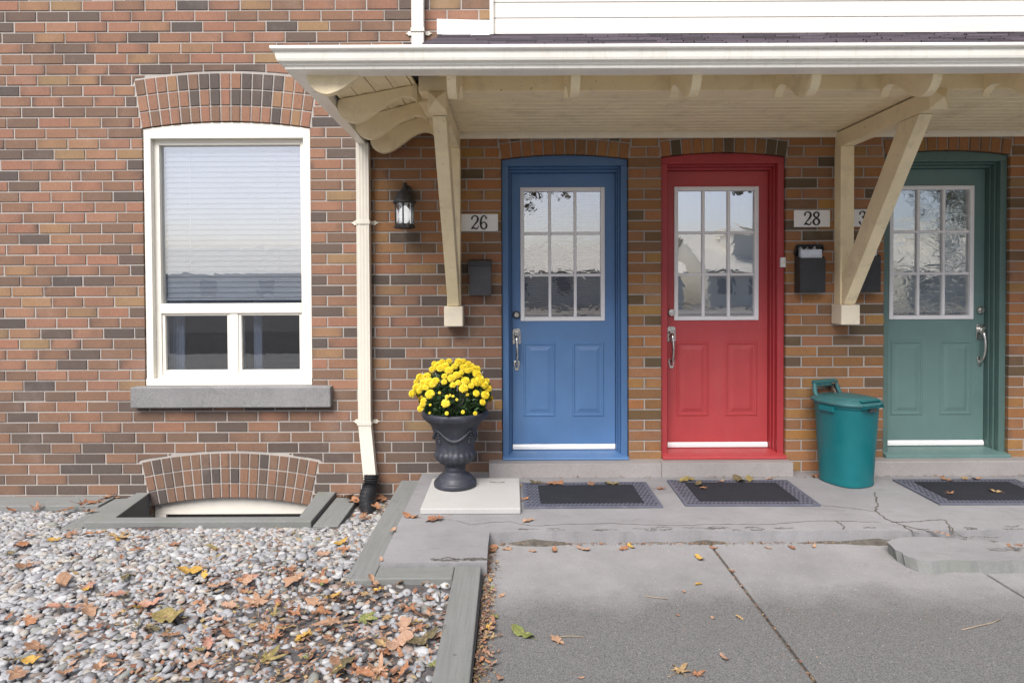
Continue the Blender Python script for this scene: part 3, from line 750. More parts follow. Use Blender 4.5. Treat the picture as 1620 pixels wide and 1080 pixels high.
    mb.py([(hx - .031, zt_ - .115), (hx + .031, zt_ - .115), (hx + .031, zt_ - .012), (hx + .02, zt_), (hx - .02, zt_), (hx - .031, zt_ - .012)], ys - .009, ys)
    mb.py([(hx - .024, zt_ - .265), (hx - .012, zt_ - .315), (hx + .012, zt_ - .315), (hx + .024, zt_ - .265), (hx + .02, zt_ - .245), (hx - .02, zt_ - .245)], ys - .009, ys)
    g = catmull([(hx, ys - .012, zt_ - .05), (hx, ys - .045, zt_ - .075), (hx + .003, ys - .056, zt_ - .14), (hx + .003, ys - .05, zt_ - .21), (hx, ys - .03, zt_ - .265), (hx, ys - .005, zt_ - .29)], 6)
    mb.tube(g, [lerp(.017, .010, min(1, i/10)) if i < 12 else .0105 for i in range(len(g))], 10, 0)
    mb.tube([(hx, ys - .008, zt_ - .045), (hx, ys - .03, zt_ - .045), (hx, ys - .036, zt_ - .045)], [.022, .022, .016], 16, 0)
    mb.py([(hx - .013, zt_ - .022), (hx + .013, zt_ - .022), (hx + .010, zt_ - .030), (hx - .010, zt_ - .030)], ys - .05, ys - .009)
    mb.build('door_handle', METAL, dr, bevel=0.0015)
make_door(*DOORS[0], BLUE, GL_B, BLINDB, 'l', 0.381)
make_door(*DOORS[1], RED, GL_R, BLINDG, 'l', 1.535)
make_door(*DOORS[2], GREEN, GL_G, BLINDG, 'r', 3.150)
# filler for the next unit's doorway, outside the frame
mb = MB(); mb.box(4.095, 5.005, .05, .1, -.1, 2.30); mb.build('door_frame', GREEN, house)
# doorbell on the red frame
p = at(1238, 415, .02)
mb = MB(); mb.box(p.x - .018, p.x + .018, .004, .028, p.z - .036, p.z + .036); mb.box(p.x - .007, p.x + .007, -.001, .005, p.z - .012, p.z + .012, 1)
tag(mb.build('doorbell', [PLATE, CREAM_W], bevel=0.003), 'small white doorbell button on the right side of the red door frame', 'doorbell')

# --- upper storey siding (part of the house)
mb = MB(); p = at(775, 55, -.12)
sx = p.x; z0 = at(1200, 53, -.12).z
mb.box(sx, sx + .028, -.150, .0, z0 - .01, ZT)
mb.box(sx + .028, X1, -.128, .0, z0, z0 + .062)
z = z0 + .062
lap = .054
while z < ZT:
    mb.px([(-.122, z), (-.117, z + lap), (.0, z + lap), (.0, z)], sx + .028, X1); z += lap; lap = .110
mb.build('siding', SIDING, house, bevel=0.0015)
# metal flashing step beside the siding
q0, q1 = at(691, 30, -.10), at(773, 56, -.10)
mb = MB(); mb.py([(q0.x, q1.z + .008), (sx - .002, q1.z - .02), (sx - .002, q0.z - .012), (q0.x, q0.z)], -.10, .0)
mb.build('flashing', FLASH, house, bevel=0.004)

# ------------------------------------------------------------------ porch canopy
XR = 5.9
can = thing('porch_canopy', (2.0, -0.8, 2.4), 'cream timber porch canopy over the doors with scrolled rafter ends', 'canopy')
GZ = 2.407
XC, YC = -1.078, -1.600
prof = [(-.09, 0), (-.006, 0), (.002, .004), (.003, .018), (.012, .021), (.013, .029), (.029, .034), (.034, .046), (.037, .060), (.038, .079), (.052, .081), (.056, .087), (.056, .099), (.030, .099), (.028, .085), (-.09, .085)]
n = len(prof)
v = []
for (h) in (0,): 
    v += [(XR, YC - o, GZ + z) for o, z in prof]
    v += [(XC - o, YC - o, GZ + z) for o, z in prof]
    v += [(XC - .02 - o*0.6, -0.006, GZ - .02 + z) for o, z in prof]
f = []
for k in range(2):
    for i in range(n):
        j = (i+1) % n; f.append((k*n+i, k*n+j, (k+1)*n+j, (k+1)*n+i))
f += [tuple(range(n)), tuple(range(2*n, 3*n))]
mb = MB(); mb.add(v, f, 0)
# seams of the gutter run
mb.build('gutter', GUTTER, can, bevel=0.002)
# ceiling boards
mb = MB(); bw_ = .082; y = -.035
while y > -.93:
    mb.px([(y - .005, 2.490), (y - .005, 2.479), (y - .009, 2.474), (y - bw_ + .009, 2.474), (y - bw_ + .005, 2.479), (y - bw_ + .005, 2.490), (y - bw_, 2.490), (y - bw_, 2.496), (y, 2.496), (y, 2.490)], -.40, XR); y -= bw_
mb.build('ceiling', CREAM, can)
mb = MB(); mb.px([(-.002, 2.435), (-.020, 2.435), (-.030, 2.455), (-.034, 2.480), (-.002, 2.480)], -.40, XR); mb.build('wall_trim', CREAM_W, can, bevel=.002)
# front beam and soffit
mb = MB(); mb.box(-.52, XR, -1.06, -.925, 2.4635, 2.64)
mb.box(-.40, XR, -1.075, -1.0605, 2.545, 2.60)
mb.build('beam', CREAM, can, bevel=.004)
mb = MB(); mb.px([(-1.0605, 2.625), (-1.53, 2.44), (-1.53, 2.455), (-1.0605, 2.64)], -.99, XR); mb.build('soffit', CREAM, can)
# side beam and the sloping boards of the left overhang
mb = MB(); mb.box(-.540, -.425, -.92, -.001, 2.445, 2.62); mb.build('side_beam', CREAM, can, bevel=.004)
mb = MB()
k = 0; xx = -.985
while xx < -.55:
    x2 = min(xx + .105, -.541)
    xe = x2 - .006; F = lambda x: 2.452 + (x + .985) * .08; B = lambda x: 2.452 + (x + .985) * .36
    mb.add([(xx, -1.53, F(xx)), (xe, -1.53, F(xe)), (xe, -.002, B(xe)), (xx, -.002, B(xx)), (xx, -1.53, F(xx)+.012), (xe, -1.53, F(xe)+.012), (xe, -.002, B(xe)+.012), (xx, -.002, B(xx)+.012)],
           [(0,3,2,1),(4,5,6,7),(0,1,5,4),(1,2,6,5),(2,3,7,6),(3,0,4,7)]); xx = x2
mb.build('side_soffit', CREAM, can)
# rafter tails: the same scroll profile at the front and the left side
SCR = [(.54, 2.418), (.556, 2.446), (.58, 2.460), (.615, 2.465), (.65, 2.458), (.69, 2.440), (.73, 2.414), (.775, 2.380), (.82, 2.348), (.86, 2.328), (.905, 2.316), (.95, 2.328), (.985, 2.358), (1.0, 2.398), (.995, 2.440)]
SCR = catmull(SCR, 3)
def scroll_poly(k=.33): return SCR + [(.985, 2.450), (.54, 2.450 + .445*k)]
for (d, dz) in ((1.50, .0), (.95, .0), (.53, 0.), (.09, 0.)):
    mb = MB(); mb.py([(-a, z + dz) for a, z in scroll_poly(lerp(.36, .08, d/1.53))], -d - .022, -d + .022); mb.build('rafter_tail', CREAM, can, bevel=.004, angle=50)
for pxc in (714, 911, 1103, 1292, 1483, 1668, 1850):
    xc = at(pxc, 130, -1.51).x
    mb = MB(); mb.px([(-(a + .515), z + .005) for a, z in scroll_poly()], xc - .023, xc + .023); mb.build('rafter_tail', CREAM, can, bevel=.004, angle=50)
# brackets
def bracket(xc):
    mb = MB(); mb.box(xc - .048, xc + .048, -.098, -.004, 1.226, 2.354)
    br = mb.build('bracket', CREAM, can, bevel=.004)
    mb = MB(); mb.box(xc - .044, xc + .044, -1.06, -.004, 2.355, 2.4625); mb.box(xc - .050, xc + .050, -1.075, -.985, 2.350, 2.4628)
    zc = 2.406
    mb.add([(xc-.050,-1.075,2.350),(xc+.050,-1.075,2.350),(xc+.050,-1.075,2.4628),(xc-.050,-1.075,2.4628),(xc,-1.125,zc)], [(0,1,4),(1,2,4),(2,3,4),(3,0,4)])
    mb.build('bracket_arm', CREAM, br, bevel=.003)
    # brace: rises from the foot block to the arm
    a = Vector((xc, -.098, 1.229)); b = Vector((xc, -.985, 2.352)); d = (b - a).normalized(); nrm = Vector((0, -d.z, d.y))
    w = .085
    lo = [(-.105, 1.229), (-.015, 1.229)]
    P = [(-.132, 1.229), (.105, 1.229), (-.775, 2.352), (-.968, 2.352)]
    mb = MB(); mb.px([(P[0][0], P[0][1]), (P[1][0]-.055, P[1][1]), (P[2][0], P[2][1]), (P[3][0], P[3][1])], xc - .040, xc + .040)
    mb.build('brace', CREAM, br, bevel=.004)
    mb = MB(); mb.box(xc - .066, xc + .066, -.150, -.004, 1.085, 1.226); mb.build('foot_block', CREAM_W, br, bevel=.006)
    return br
bracket(-.415).__setitem__('label', 'cream canopy bracket left of number 26')
bracket(2.392).__setitem__('label', 'cream canopy bracket between the red and green doors')
# roof
slope = (3.19 - 2.525) / 1.62
mb = MB(); xL0, xL1 = -.42, -.55
def rz(y): return 2.508 + (y + 1.62) * slope
mb.add([(xL0, -1.62, rz(-1.62) - .02), (XR, -1.62, rz(-1.62) - .02), (XR, -.0, rz(0) - .02), (xL1, 0, rz(0) - .02),
        (xL0, -1.62, rz(-1.62) - .035), (XR, -1.62, rz(-1.62) - .035), (XR, 0, rz(0) - .035), (xL1, 0, rz(0) - .035)],
       [(0,1,2,3),(7,6,5,4),(0,4,5,1),(1,5,6,2),(2,6,7,3),(3,7,4,0)], 0, False, (.05,.045,.05,1))
exp = .125; y = -1.635; r_ = 0
while y < -.02:
    y2 = y + exp + .02
    x = -.43 - .07 * (y + 1.62) / 1.62 + rng.uniform(0, .02)
    while x < XR:
        wd = rng.choice([.14, .2, .26, .32]); x2 = x + wd - .006
        t = rng.uniform(.65, 1.5); c = (.105*t, .090*t, .108*t, 1)
        lift = .006 + rng.uniform(0, .006)
        ya, yb = y, min(y2, 0.0)
        zA, zB = rz(ya) + .004 + lift + .006, rz(yb) + .002
        mb.add([(x, ya, zA), (x2, ya, zA), (x2, yb, zB), (x, yb, zB), (x, ya, zA - .010), (x2, ya, zA - .010)], [(0,1,2,3),(0,4,5,1)], 0, False, c)
        x = x2 + .006
    y += exp; r_ += 1
mb.build('shingle_roof', SHING, can, recalc=False)
mb = MB(); F = lambda x: 2.466 + (x + .985) * .08; B = lambda x: 2.466 + (x + .985) * .36
for k in range(8):
    xa, xb = lerp(-1.06, -.40, k/8), lerp(-1.06, -.40, (k+1)/8)
    mb.add([(xa, -1.60, F(xa)), (xb, -1.60, F(xb)), (xb, 0, B(xb)), (xa, 0, B(xa)), (xa, -1.60, F(xa) + .016), (xb, -1.60, F(xb) + .016), (xb, 0, B(xb) + .016), (xa, 0, B(xa) + .016)],
           [(0,3,2,1),(4,5,6,7),(0,1,5,4),(2,3,7,6)], 0, False, (.05,.045,.05,1))
mb.build('side_deck', SHING, can)

# ------------------------------------------------------------------ downspouts
def spout_poly(w, d):
    P = []
    for i in range(9):
        t = i / 8; P.append((lerp(-w/2, w/2, t), -d/2 + (.0018 if i % 2 else 0)))
    return P + [(w/2, d/2), (-w/2, d/2)]
def sweep(mb, poly, path):
    n = len(poly); v = []
    for (x, y, z, dx) in path: v += [(x + a, y + b, z) for a, b in poly]
    f = [(k*n+i, k*n+(i+1) % n, (k+1)*n+(i+1) % n, (k+1)*n+i) for k in range(len(path)-1) for i in range(n)]
    f += [tuple(range(n)), tuple(range((len(path)-1)*n, len(path)*n))]
    mb.add(v, f)
pa, pb, pc = at(571.5, 237, -.045), at(578, 668, -.045), at(588, 775, -.075)
ds = thing('downspout', (pb.x, -.045, -.15), 'long off white ribbed downspout from the canopy to the ground', 'downspout')
sp_ = spout_poly(.092, .066)
mb = MB(); sweep(mb, sp_, [(pb.x, -.045, 2.40, 0), (pb.x, -.045, pb.z, 0), (pb.x + .006, -.048, pb.z - .06, 0), (pc.x, -.085, -.05, 0)])
mb.build('pipe', PIPE, ds, bevel=.003)
def clip(xc, zc, par, w):
    mb = MB(); mb.box(xc - w/2 - .004, xc + w/2 + .004, -.083, -.080, zc - .014, zc + .014)
    for s in (-1, 1):
        a = xc + s*(w/2 + .003)
        mb.py([(a, zc - .013), (a + s*.03, zc - .016), (a + s*.036, zc - .006), (a + s*.052, zc), (a + s*.036, zc + .006), (a + s*.03, zc + .016), (a, zc + .013)], -.008, -.002)
        mb.box(min(a, a+s*.003), max(a, a+s*.003), -.083, -.004, zc - .012, zc + .012)
    mb.build('clip', PIPE, par, bevel=.002)
clip(pb.x, at(575, 352, -.05).z, ds, .092); clip(pb.x, pb.z, ds, .092)
pu = at(661.5, 50, -.045)
du = thing('downspout', (pu.x, -.045, 2.52), 'short white downspout on the brick above the canopy gutter', 'downspout')
mb = MB(); sweep(mb, spout_poly(.086, .066), [(pu.x, -.045, 2.53, 0), (pu.x, -.045, ZT, 0)]); mb.build('pipe', SIDING, du, bevel=.003)
clip(pu.x, pu.z, du, .086)
# corrugated hose
hb = gnd(584, 811, -.19)
path = catmull([(pc.x, -.085, .02), (pc.x - .002, -.11, -.06), (pc.x - .010, -.19, -.13), (hb.x, hb.y, -.22)], 9)
rs = [.052 + (.006 if i % 2 else -.004) for i in range(len(path))]
mb = MB(); mb.tube(path, rs, 20, 0, False)
tag(mb.build('drain_hose', HOSE), 'short black corrugated drain hose at the foot of the downspout', 'hose')

# ------------------------------------------------------------------ wall lantern
lp = at(640, 330, -.11)
lx, ly = lp.x, -.11
lan = thing('wall_lantern', (lx, ly, lp.z), 'lit black lantern on the brick left of number 26', 'lantern')
zt_, zb_ = at(640, 322, ly).z, at(640, 358, ly).z
def hexr(r): return [(r*math.cos(R(60*i + 30)), r*math.sin(R(60*i + 30))) for i in range(6)]
mb = MB(); top = at(640, 293, ly).z; H = top - zt_
mb.lathe([(.082, 0), (.084, .006), (.070, .030), (.050, .068), (.036, .088), (.020, .098), (.017, H - .02), (.010, H - .006), (.003, H)], (lx, ly, zt_), 24, 0)
mb.build('lantern_roof', LANT, lan)
mb = MB()
for i in range(6):
    q = R(60*i + 30); x, y = math.cos(q), math.sin(q)
    mb.tube([(lx + .066*x, ly + .066*y, zb_ + .01), (lx + .066*x, ly + .066*y, zt_ + .004)], .0055, 6, 0)
mb.lathe([(.058, -.022), (.076, -.016), (.078, -.004), (.070, .0), (.060, .012)], (lx, ly, zb_ + .004), 6, 0, False)
mb.build('lantern_cage', LANT, lan)
mb = MB(); mb.lathe([(.060, .012), (.060, zt_ - zb_ - .002)], (lx, ly, zb_), 6, 0, False)
mb.build('lantern_glass', m_glass('lantern glass', (.62, .63, .64), .3, (40, 40, 40), .12), lan)
mb = MB(); mb.lathe([(.012, .0), (.034, .02), (.040, .06), (.034, .10), (.012, .125)], (lx, ly, zb_ + .02), 16, 0)
mb.build('bulb', BULB, lan)
mb = MB(); mb.tube(catmull([(lx, -.004, top - .03), (lx, -.05, top + .012), (lx, -.085, top + .016), (lx, ly, top - .004)], 6), .010, 8, 0)
mb.lathe([(.052, 0), (.052, .004)], (lx, 0, 0), 8, 0) if False else None
mb.py([(lx + a*.9, top - .05 + b*1.35) for a, b in [(.05*math.cos(R(k*30)), .05*math.sin(R(k*30))) for k in range(12)]], -.022, -.003)
mb.build('lantern_arm', LANT, lan, bevel=.003)

# ------------------------------------------------------------------ house number plates
DIG = {
 '2': [[(.06,.76,.13),(.10,.90,.09),(.26,.985,.08),(.44,.92,.11),(.50,.74,.15),(.40,.52,.12),(.20,.28,.08),(.05,.05,.08)], [(.05,.06,.10),(.18,.11,.11),(.36,.045,.10),(.48,.10,.07),(.53,.24,.05)]],
 '6': [[(.46,.80,.13),(.42,.93,.08),(.29,.985,.08),(.13,.84,.12),(.06,.50,.15),(.10,.16,.13),(.27,.02,.08),(.45,.14,.13),(.47,.34,.13),(.33,.52,.08),(.18,.48,.07),(.10,.34,.06)]],
 '8': [[(.28,.985,.08),(.12,.88,.12),(.11,.70,.12),(.28,.54,.10),(.46,.38,.13),(.47,.16,.13),(.28,.015,.08),(.08,.16,.13),(.09,.36,.12),(.27,.53,.08),(.44,.70,.11),(.44,.88,.11),(.28,.985,.08)]],
 '3': [[(.07,.80,.13),(.14,.94,.08),(.28,.985,.08),(.43,.90,.12),(.43,.68,.13),(.24,.55,.07)], [(.24,.55,.07),(.46,.44,.12),(.50,.20,.14),(.28,.015,.08),(.11,.08,.08),(.06,.22,.13)]],
 '0': [[(.28,.985,.07),(.11,.82,.12),(.06,.5,.15),(.11,.18,.12),(.28,.015,.07),(.45,.18,.12),(.50,.5,.15),(.45,.82,.12),(.28,.985,.07)]]}
def digit(mb, ch, x0, z0, h, y):
    for st in DIG[ch]:
        P = catmull(st, 8); L = []; Q = []; n = len(P)
        for i, p in enumerate(P):
            a, b = P[max(0, i-1)], P[min(n-1, i+1)]; d = Vector((b[0]-a[0], b[1]-a[1]))
            d = d.normalized() if d.length > 1e-6 else Vector((1, 0)); w = p[2] * .5
            L.append((x0 + h*(p[0] - d.y*w), y, z0 + h*(p[1] + d.x*w))); Q.append((x0 + h*(p[0] + d.y*w), y, z0 + h*(p[1] - d.x*w)))
        mb.add(L + Q + [(q[0], y + .004, q[2]) for q in L] + [(q[0], y + .004, q[2]) for q in Q],
               [(i, i+1, n+i+1, n+i) for i in range(n-1)] + [(i, 2*n+i, 2*n+i+1, i+1) for i in range(n-1)] + [(n+i, n+i+1, 3*n+i+1, 3*n+i) for i in range(n-1)])
        for e in (P[0], P[-1]):
            r = e[2]*.5*h; mb.add([(x0 + h*e[0] + r*math.cos(k*math.pi/6), y - .0002, z0 + h*e[1] + r*math.sin(k*math.pi/6)) for k in range(12)], [tuple(range(12))])
def plate(num, px0, px1, py0, py1, label):
    a, b = at(px0, py0, -.012), at(px1, py1, -.012)
    o = thing('house_number_plate', ((a.x+b.x)/2, -.006, b.z), label, 'number plate', 'house number plates beside the doors')
    mb = MB(); mb.box(a.x, b.x, -.011, -.003, b.z, a.z); mb.build('plate', PLATE, o, bevel=.003)
    h = (a.z - b.z) * .80; zc = b.z + (a.z - b.z) * .10; wd = h * .56
    for k, ch in enumerate(num):
        mb = MB(); digit(mb, ch, (a.x+b.x)/2 + (k - 1) * (wd + .008) + .002, zc, h, -.0155); mb.build('numeral', INK, o, recalc=False)
plate('26', 729.5, 788, 338.5, 365.5, 'white house number plate 26 beside the blue door')
plate('28', 1256.5, 1313.5, 332.5, 359, 'white house number plate 28 beside the red door')
plate('30', 1344, 1400, 331.5, 358.5, 'white house number plate half hidden behind the bracket beside the green door')

# ------------------------------------------------------------------ mailboxes and flyers
def mailbox(px0, px1, py0, py1, mat, open_, label):
    a, b = at(px0, py0, -.10), at(px1, py1, -.10); xc = (a.x + b.x) / 2; wd = (b.x - a.x)
    o = thing('mailbox', (xc, -.05, b.z), label, 'mailbox', 'mailboxes on the brick wall')
    hb = (a.z - b.z) * (.80 if open_ else .87); yb = -.004; yf = -.100
    mb = MB(); t = .003
    mb.box(xc - wd/2, xc + wd/2, yf, yf + t, b.z, b.z + hb); mb.box(xc - wd/2, xc + wd/2, yb - t, yb, b.z, b.z + hb + .035)
    for s in (-1, 1):
        e = sorted((xc + s*wd/2, xc + s*(wd/2 - t)))
        mb.px([(yf + t, b.z), (yb - t, b.z), (yb - t, b.z + hb + .03), (yf + t, b.z + hb)], e[0], e[1])
    mb.box(xc - wd/2 + t, xc + wd/2 - t, yf + t, yb - t, b.z, b.z + t)
    mb.build('box', mat, o, bevel=.002)
    mb = MB(); W = wd/2 + .006; zt = b.z + hb
    if open_:
        zt += .035; mb.obox((xc, -.030, zt + .030), (W, 0, 0), (0, -.022, .035), (0, .002, .0012))
        for s in (-1, 1): mb.obox((xc + s*W, -.035, zt + .018), (.0015, 0, 0), (0, -.020, .028), (0, .012, .010))
    else:
        mb.px([(yb, zt + .036), (yf - .008, zt + .022), (yf - .012, zt - .004), (yf - .008, zt - .004), (yf - .004, zt + .016), (yb, zt + .030)], xc - W, xc + W)
        mb.box(xc - W, xc + W, yf - .014, yf - .006, zt - .012, zt + .004)
    mb.build('lid', BLACK, o, bevel=.0015)
    return xc, wd, b.z + hb
mailbox(742, 777, 410, 467, GREYBOX, False, 'closed charcoal mailbox under number 26')
xc, wd, zz = mailbox(1266, 1306, 394, 463, BLACK, True, 'black mailbox stuffed with flyers under number 28')
def flyers(xc, wd, zz, label, dx):
    o = thing('flyer_bundle', (xc, -.06, zz), label, 'flyers', 'flyer bundles in the mailboxes')
    mb = MB(); mb.obox((xc + dx, -.070, zz + .0), (wd*.42, 0, 0), (0, -.012, -.002), (.002, .006, .062)); mb.build('printed_flyer', PRINT, o, bevel=.004)
    mb = MB(); n = 14
    P = [(lerp(-wd*.44, wd*.36, i/n) + xc + dx, -.050 + .01*math.sin(i*2.1), zz + .070 + .014*math.sin(i*1.3) + .008*math.sin(i*3.1)) for i in range(n+1)]
    mb.add([(x, y, zz - .02) for x, y, z in P] + P + [(x, y + .02, z - .012) for x, y, z in P], [(i, i+1, n+2+i, n+1+i) for i in range(n)] + [(n+1+i, n+2+i, 2*n+3+i, 2*n+2+i) for i in range(n)], 0, True)
    mb.build('plastic_sleeve', BAG, o)
flyers(xc, wd, zz, 'bundle of blue and white flyers in the mailbox under number 28', 0)
xc, wd, zz = mailbox(1350, 1393.5, 390, 462, BLACK, True, 'black mailbox with flyers half hidden behind the bracket')
flyers(xc, wd, zz, 'bundle of flyers in the mailbox behind the bracket brace', 0)

# tap on the wall behind the bin
tp = at(1318, 612, -.06)
mb = MB(); mb.tube([(tp.x, -.002, tp.z - .01), (tp.x, -.06, tp.z - .01), (tp.x, -.085, tp.z - .03)], .012, 8); mb.tube([(tp.x, -.055, tp.z - .01), (tp.x, -.055, tp.z + .025)], .007, 8)
mb.lathe([(.01, 0), (.024, .004), (.024, .010), (.01, .013)], (tp.x, -.055, tp.z + .022), 12)
mb.tube([(tp.x, -.085, tp.z - .02), (tp.x, -.088, tp.z - .06)], .010, 8); mb.lathe([(.028, 0), (.028, .006)], (tp.x, -.004, tp.z - .01), 10)
tag(mb.build('wall_tap', BRASS), 'old metal wall tap behind the teal bin handle', 'tap')

# ------------------------------------------------------------------ green bin
bc = gnd(1340, 768, 0.0); bx, by = 2.318, -.235
gb = thing('waste_bin', (bx, by, 0), 'teal plastic waste bin with latched lid against the brick pier', 'bin')
RZ = R(22)
def brot(x, y): return (bx + x*math.cos(RZ) - y*math.sin(RZ), by + x*math.sin(RZ) + y*math.cos(RZ))
def bmb(mb):   # turn the mesh built round the origin to the bin's place
    mb.v = [(*brot(x, y), z*.905) for x, y, z in mb.v]; return mb
mb = MB()
mb.lathe([(.140, .0), (.152, .004), (.155, .014), (.153, .05), (.154, .055), (.180, .588), (.186, .592), (.190, .600), (.190, .618), (.182, .622), (.176, .622)], (0, 0, 0), 48, 0, True, .97, 1.05, None, 2.7)
mb.box(-.192, -.150, -.06, .06, .560, .600); mb.box(.150, .192, -.06, .06, .560, .600)
body = bmb(mb).build('body', BIN, gb, bevel=.003)
mb = MB()
mb.lathe([(.196, .612), (.202, .616), (.204, .632), (.196, .640), (.186, .642), (.183, .650), (.172, .655), (.168, .650), (.150, .652), (.146, .658), (.08, .664), (.02, .666)], (0, 0, 0), 48, 0, True, .97, 1.05, None, 2.7)
lid = bmb(mb).build('lid', BINLID, gb)
mb = MB()
q = [(-.205 + .030*math.cos(R(t)), .628 + .026*math.sin(R(t))) for t in range(-150, 91, 20)]
mb.px([(-.175, .660)] + [(a, b) for a, b in q[::-1]] + [(-.19, .612), (-.175, .640)], -.085, .085)
mb.box(-.030, .030, -.215, -.200, .580, .606, 1); 
bmb(mb).build('latch', [BIN, DARKM], gb, bevel=.004)
mb = MB()
for s in (-1, 1):
    mb.tube([(s*.118, .13, .600), (s*.112, .165, .68), (s*.100, .180, .735)], .016, 8, 0, True, True)
mb.obox((0, .182, .740), (.106, 0, 0), (0, .020, .006), (0, -.004, .015))
for i in range(9): mb.box(-.08 + i*.02 - .003, -.08 + i*.02 + .003, .160, .170, .708, .728)
bmb(mb).build('handle', BINLID, gb, bevel=.003)

# ------------------------------------------------------------------ doormats
def doormat(x0, x1, y0, y1, label, sk=0.0):
    o = thing('doormat', ((x0+x1)/2, (y0+y1)/2, 0), label, 'doormat', 'black carpet doormats with patterned rubber borders')
    bwx, bwy = .105, .070
    mb = MB(); mb.box(x0, x1, y0, y1, .002, .010)
    mb.box(x0, x0 + .012, y0, y1, .010, .013); mb.box(x1 - .012, x1, y0, y1, .010, .013); mb.box(x0 + .012, x1 - .012, y0, y0 + .010, .010, .013); mb.box(x0 + .012, x1 - .012, y1 - .010, y1, .010, .013)
    # woven relief: short raised bars over dark recesses
    nx_ = 30; ny_ = 15
    for i in range(nx_):
        for j in range(ny_):
            cx_, cy_ = lerp(x0 + .022, x1 - .022, (i + .5)/nx_), lerp(y0 + .016, y1 - .016, (j + .5)/ny_)
            if x0 + bwx < cx_ < x1 - bwx and y0 + bwy < cy_ < y1 - bwy: continue
            off = .006 if j % 2 else -.006
            mb.obox((cx_ + off, cy_, .0112), (.0085, .0035, 0), (-.002, .0055, 0), (0, 0, .0006), 1)
    mb.build('rubber_border', [RUBBER, RUBBER_D], o, bevel=.001)
    mb = MB(); mb.box(x0 + bwx, x1 - bwx, y0 + bwy, y1 - bwy, .0102, .0165); mb.build('carpet', CARPET, o, bevel=.004)
    if sk: o.rotation_euler = (0, 0, sk)
doormat(.066, .924, -.755, -.262, 'black doormat with grey border in front of the blue door', R(.4))
doormat(1.072, 1.908, -.732, -.222, 'black doormat with grey border in front of the red door', R(-.8))
doormat(2.648, 3.50, -.728, -.226, 'black doormat with grey border in front of the green door', R(-.5))

# ------------------------------------------------------------------ paver, urn and flowers
mb = MB(); mb.box(-.558, .046, -.847, -.235, .001, .036)
tag(mb.build('paver_slab', PADM, bevel=.005), 'pale square concrete paver slab under the flower urn', 'paver')
ux, uy, uz = -.386, -.395, .0365
urn = thing('flower_urn', (ux, uy, uz), 'slate grey classical urn with swag relief on the pale paver', 'urn')
def flute(q, z): return 1 + (.09 * abs(math.sin(q*10)) if .145 < z < .235 else 0)
mb = MB()
mb.lathe([(.118, 0), (.140, .002), (.143, .012), (.143, .026), (.136, .036), (.122, .040), (.120, .052), (.110, .066), (.082, .084), (.070, .094), (.066, .102), (.070, .108), (.070, .124), (.066, .130), (.066, .140), (.074, .146),
          (.098, .160), (.118, .184), (.129, .208), (.129, .222), (.121, .234), (.1225, .240), (.132, .30), (.144, .36), (.158, .405), (.172, .428), (.188, .438), (.192, .446), (.204, .452), (.216, .466), (.222, .482), (.221, .496), (.212, .506), (.200, .504), (.196, .49), (.190, .44), (.02, .43)],
         (ux, uy, uz), 88, 0, True, 1, 1, flute)
mb.build('vase', URN, urn)
def surf_r(z): 
    pr = [(.122,.235),(.132,.30),(.144,.36),(.158,.405),(.172,.428)]
    for (r0, z0), (r1, z1) in zip(pr[:-1], pr[1:]):
        if z0 <= z <= z1: return lerp(r0, r1, (z - z0)/(z1 - z0))
    return .15
mb = MB()
for k in range(4):
    q0 = R(-132 + k*90); q1 = q0 + R(90); pts = []; rr = []
    for i in range(17):
        t = i/16; q = lerp(q0, q1, t); z = .400 - .075 * math.sin(math.pi*t)
        r = surf_r(z) + .003; pts.append((ux + r*math.cos(q), uy + r*math.sin(q), uz + z)); rr.append(.003 + .008*math.sin(math.pi*t) + (.003 if i % 2 else 0))
    mb.tube(pts, rr, 8)
    for z in (.385, .365, .345, .325, .31):
        r = surf_r(z) + .001; mb.lathe([(.002, -.009), (.010, -.004), (.010, .004), (.002, .009)], (ux + r*math.cos(q0), uy + r*math.sin(q0), uz + z), 7)
mb.build('garland', URN, urn)
# chrysanthemum
plz = uz + .49
pl = thing('chrysanthemum', (ux, uy, plz), 'yellow flowering chrysanthemum plant filling the slate urn', 'plant')
mb = MB(); gr = random.Random(5)
CZ = plz - .02; RX, RZD = .265, .345
for i in range(2600):
    while True:
        a, b, c = gr.uniform(-1, 1), gr.uniform(-1, 1), gr.uniform(0, 1)
        rr = a*a + b*b + c*c
        if .25 < rr < .93: break
    # the base narrows into the pot
    k = .62 + .38 * min(1, c*2.4)
    p = Vector((ux + a*RX*k, uy + b*RX*k, CZ + c*RZD))
    d = Vector((a + gr.uniform(-.6, .6), b + gr.uniform(-.6, .6), c*.6 + gr.uniform(-.3, .7))).normalized()
    s = d.cross(Vector((gr.uniform(-1, 1), gr.uniform(-1, 1), gr.uniform(-1, 1)))).normalized(); nn = d.cross(s)
    L = gr.uniform(.022, .045); W = L * .33
    g = gr.uniform(.55, 1.35); col = (.048*g, .105*g, .034*g, 1)
    mb.add([p, p + d*L*.35 + s*W + nn*.003, p + d*L*.6 + s*W*.7, p + d*L, p + d*L*.6 - s*W*.7, p + d*L*.35 - s*W + nn*.003, p + d*L*.5 - nn*.004],
           [(0,1,6),(1,2,6),(2,3,6),(3,4,6),(4,5,6),(5,0,6)], 0, False, col)
for i in range(60):
    q = gr.uniform(0, 6.28); r = gr.uniform(.3, 1); h = gr.uniform(.12, .30)
    mb.tube([(ux + .04*math.cos(q), uy + .04*math.sin(q), CZ - .02), (ux + RX*r*.6*math.cos(q), uy + RX*r*.6*math.sin(q), CZ + h*.6), (ux + RX*r*.85*math.cos(q), uy + RX*r*.85*math.sin(q), CZ + h)], .0025, 5)
mb.build('foliage', FOLI, pl, recalc=False)
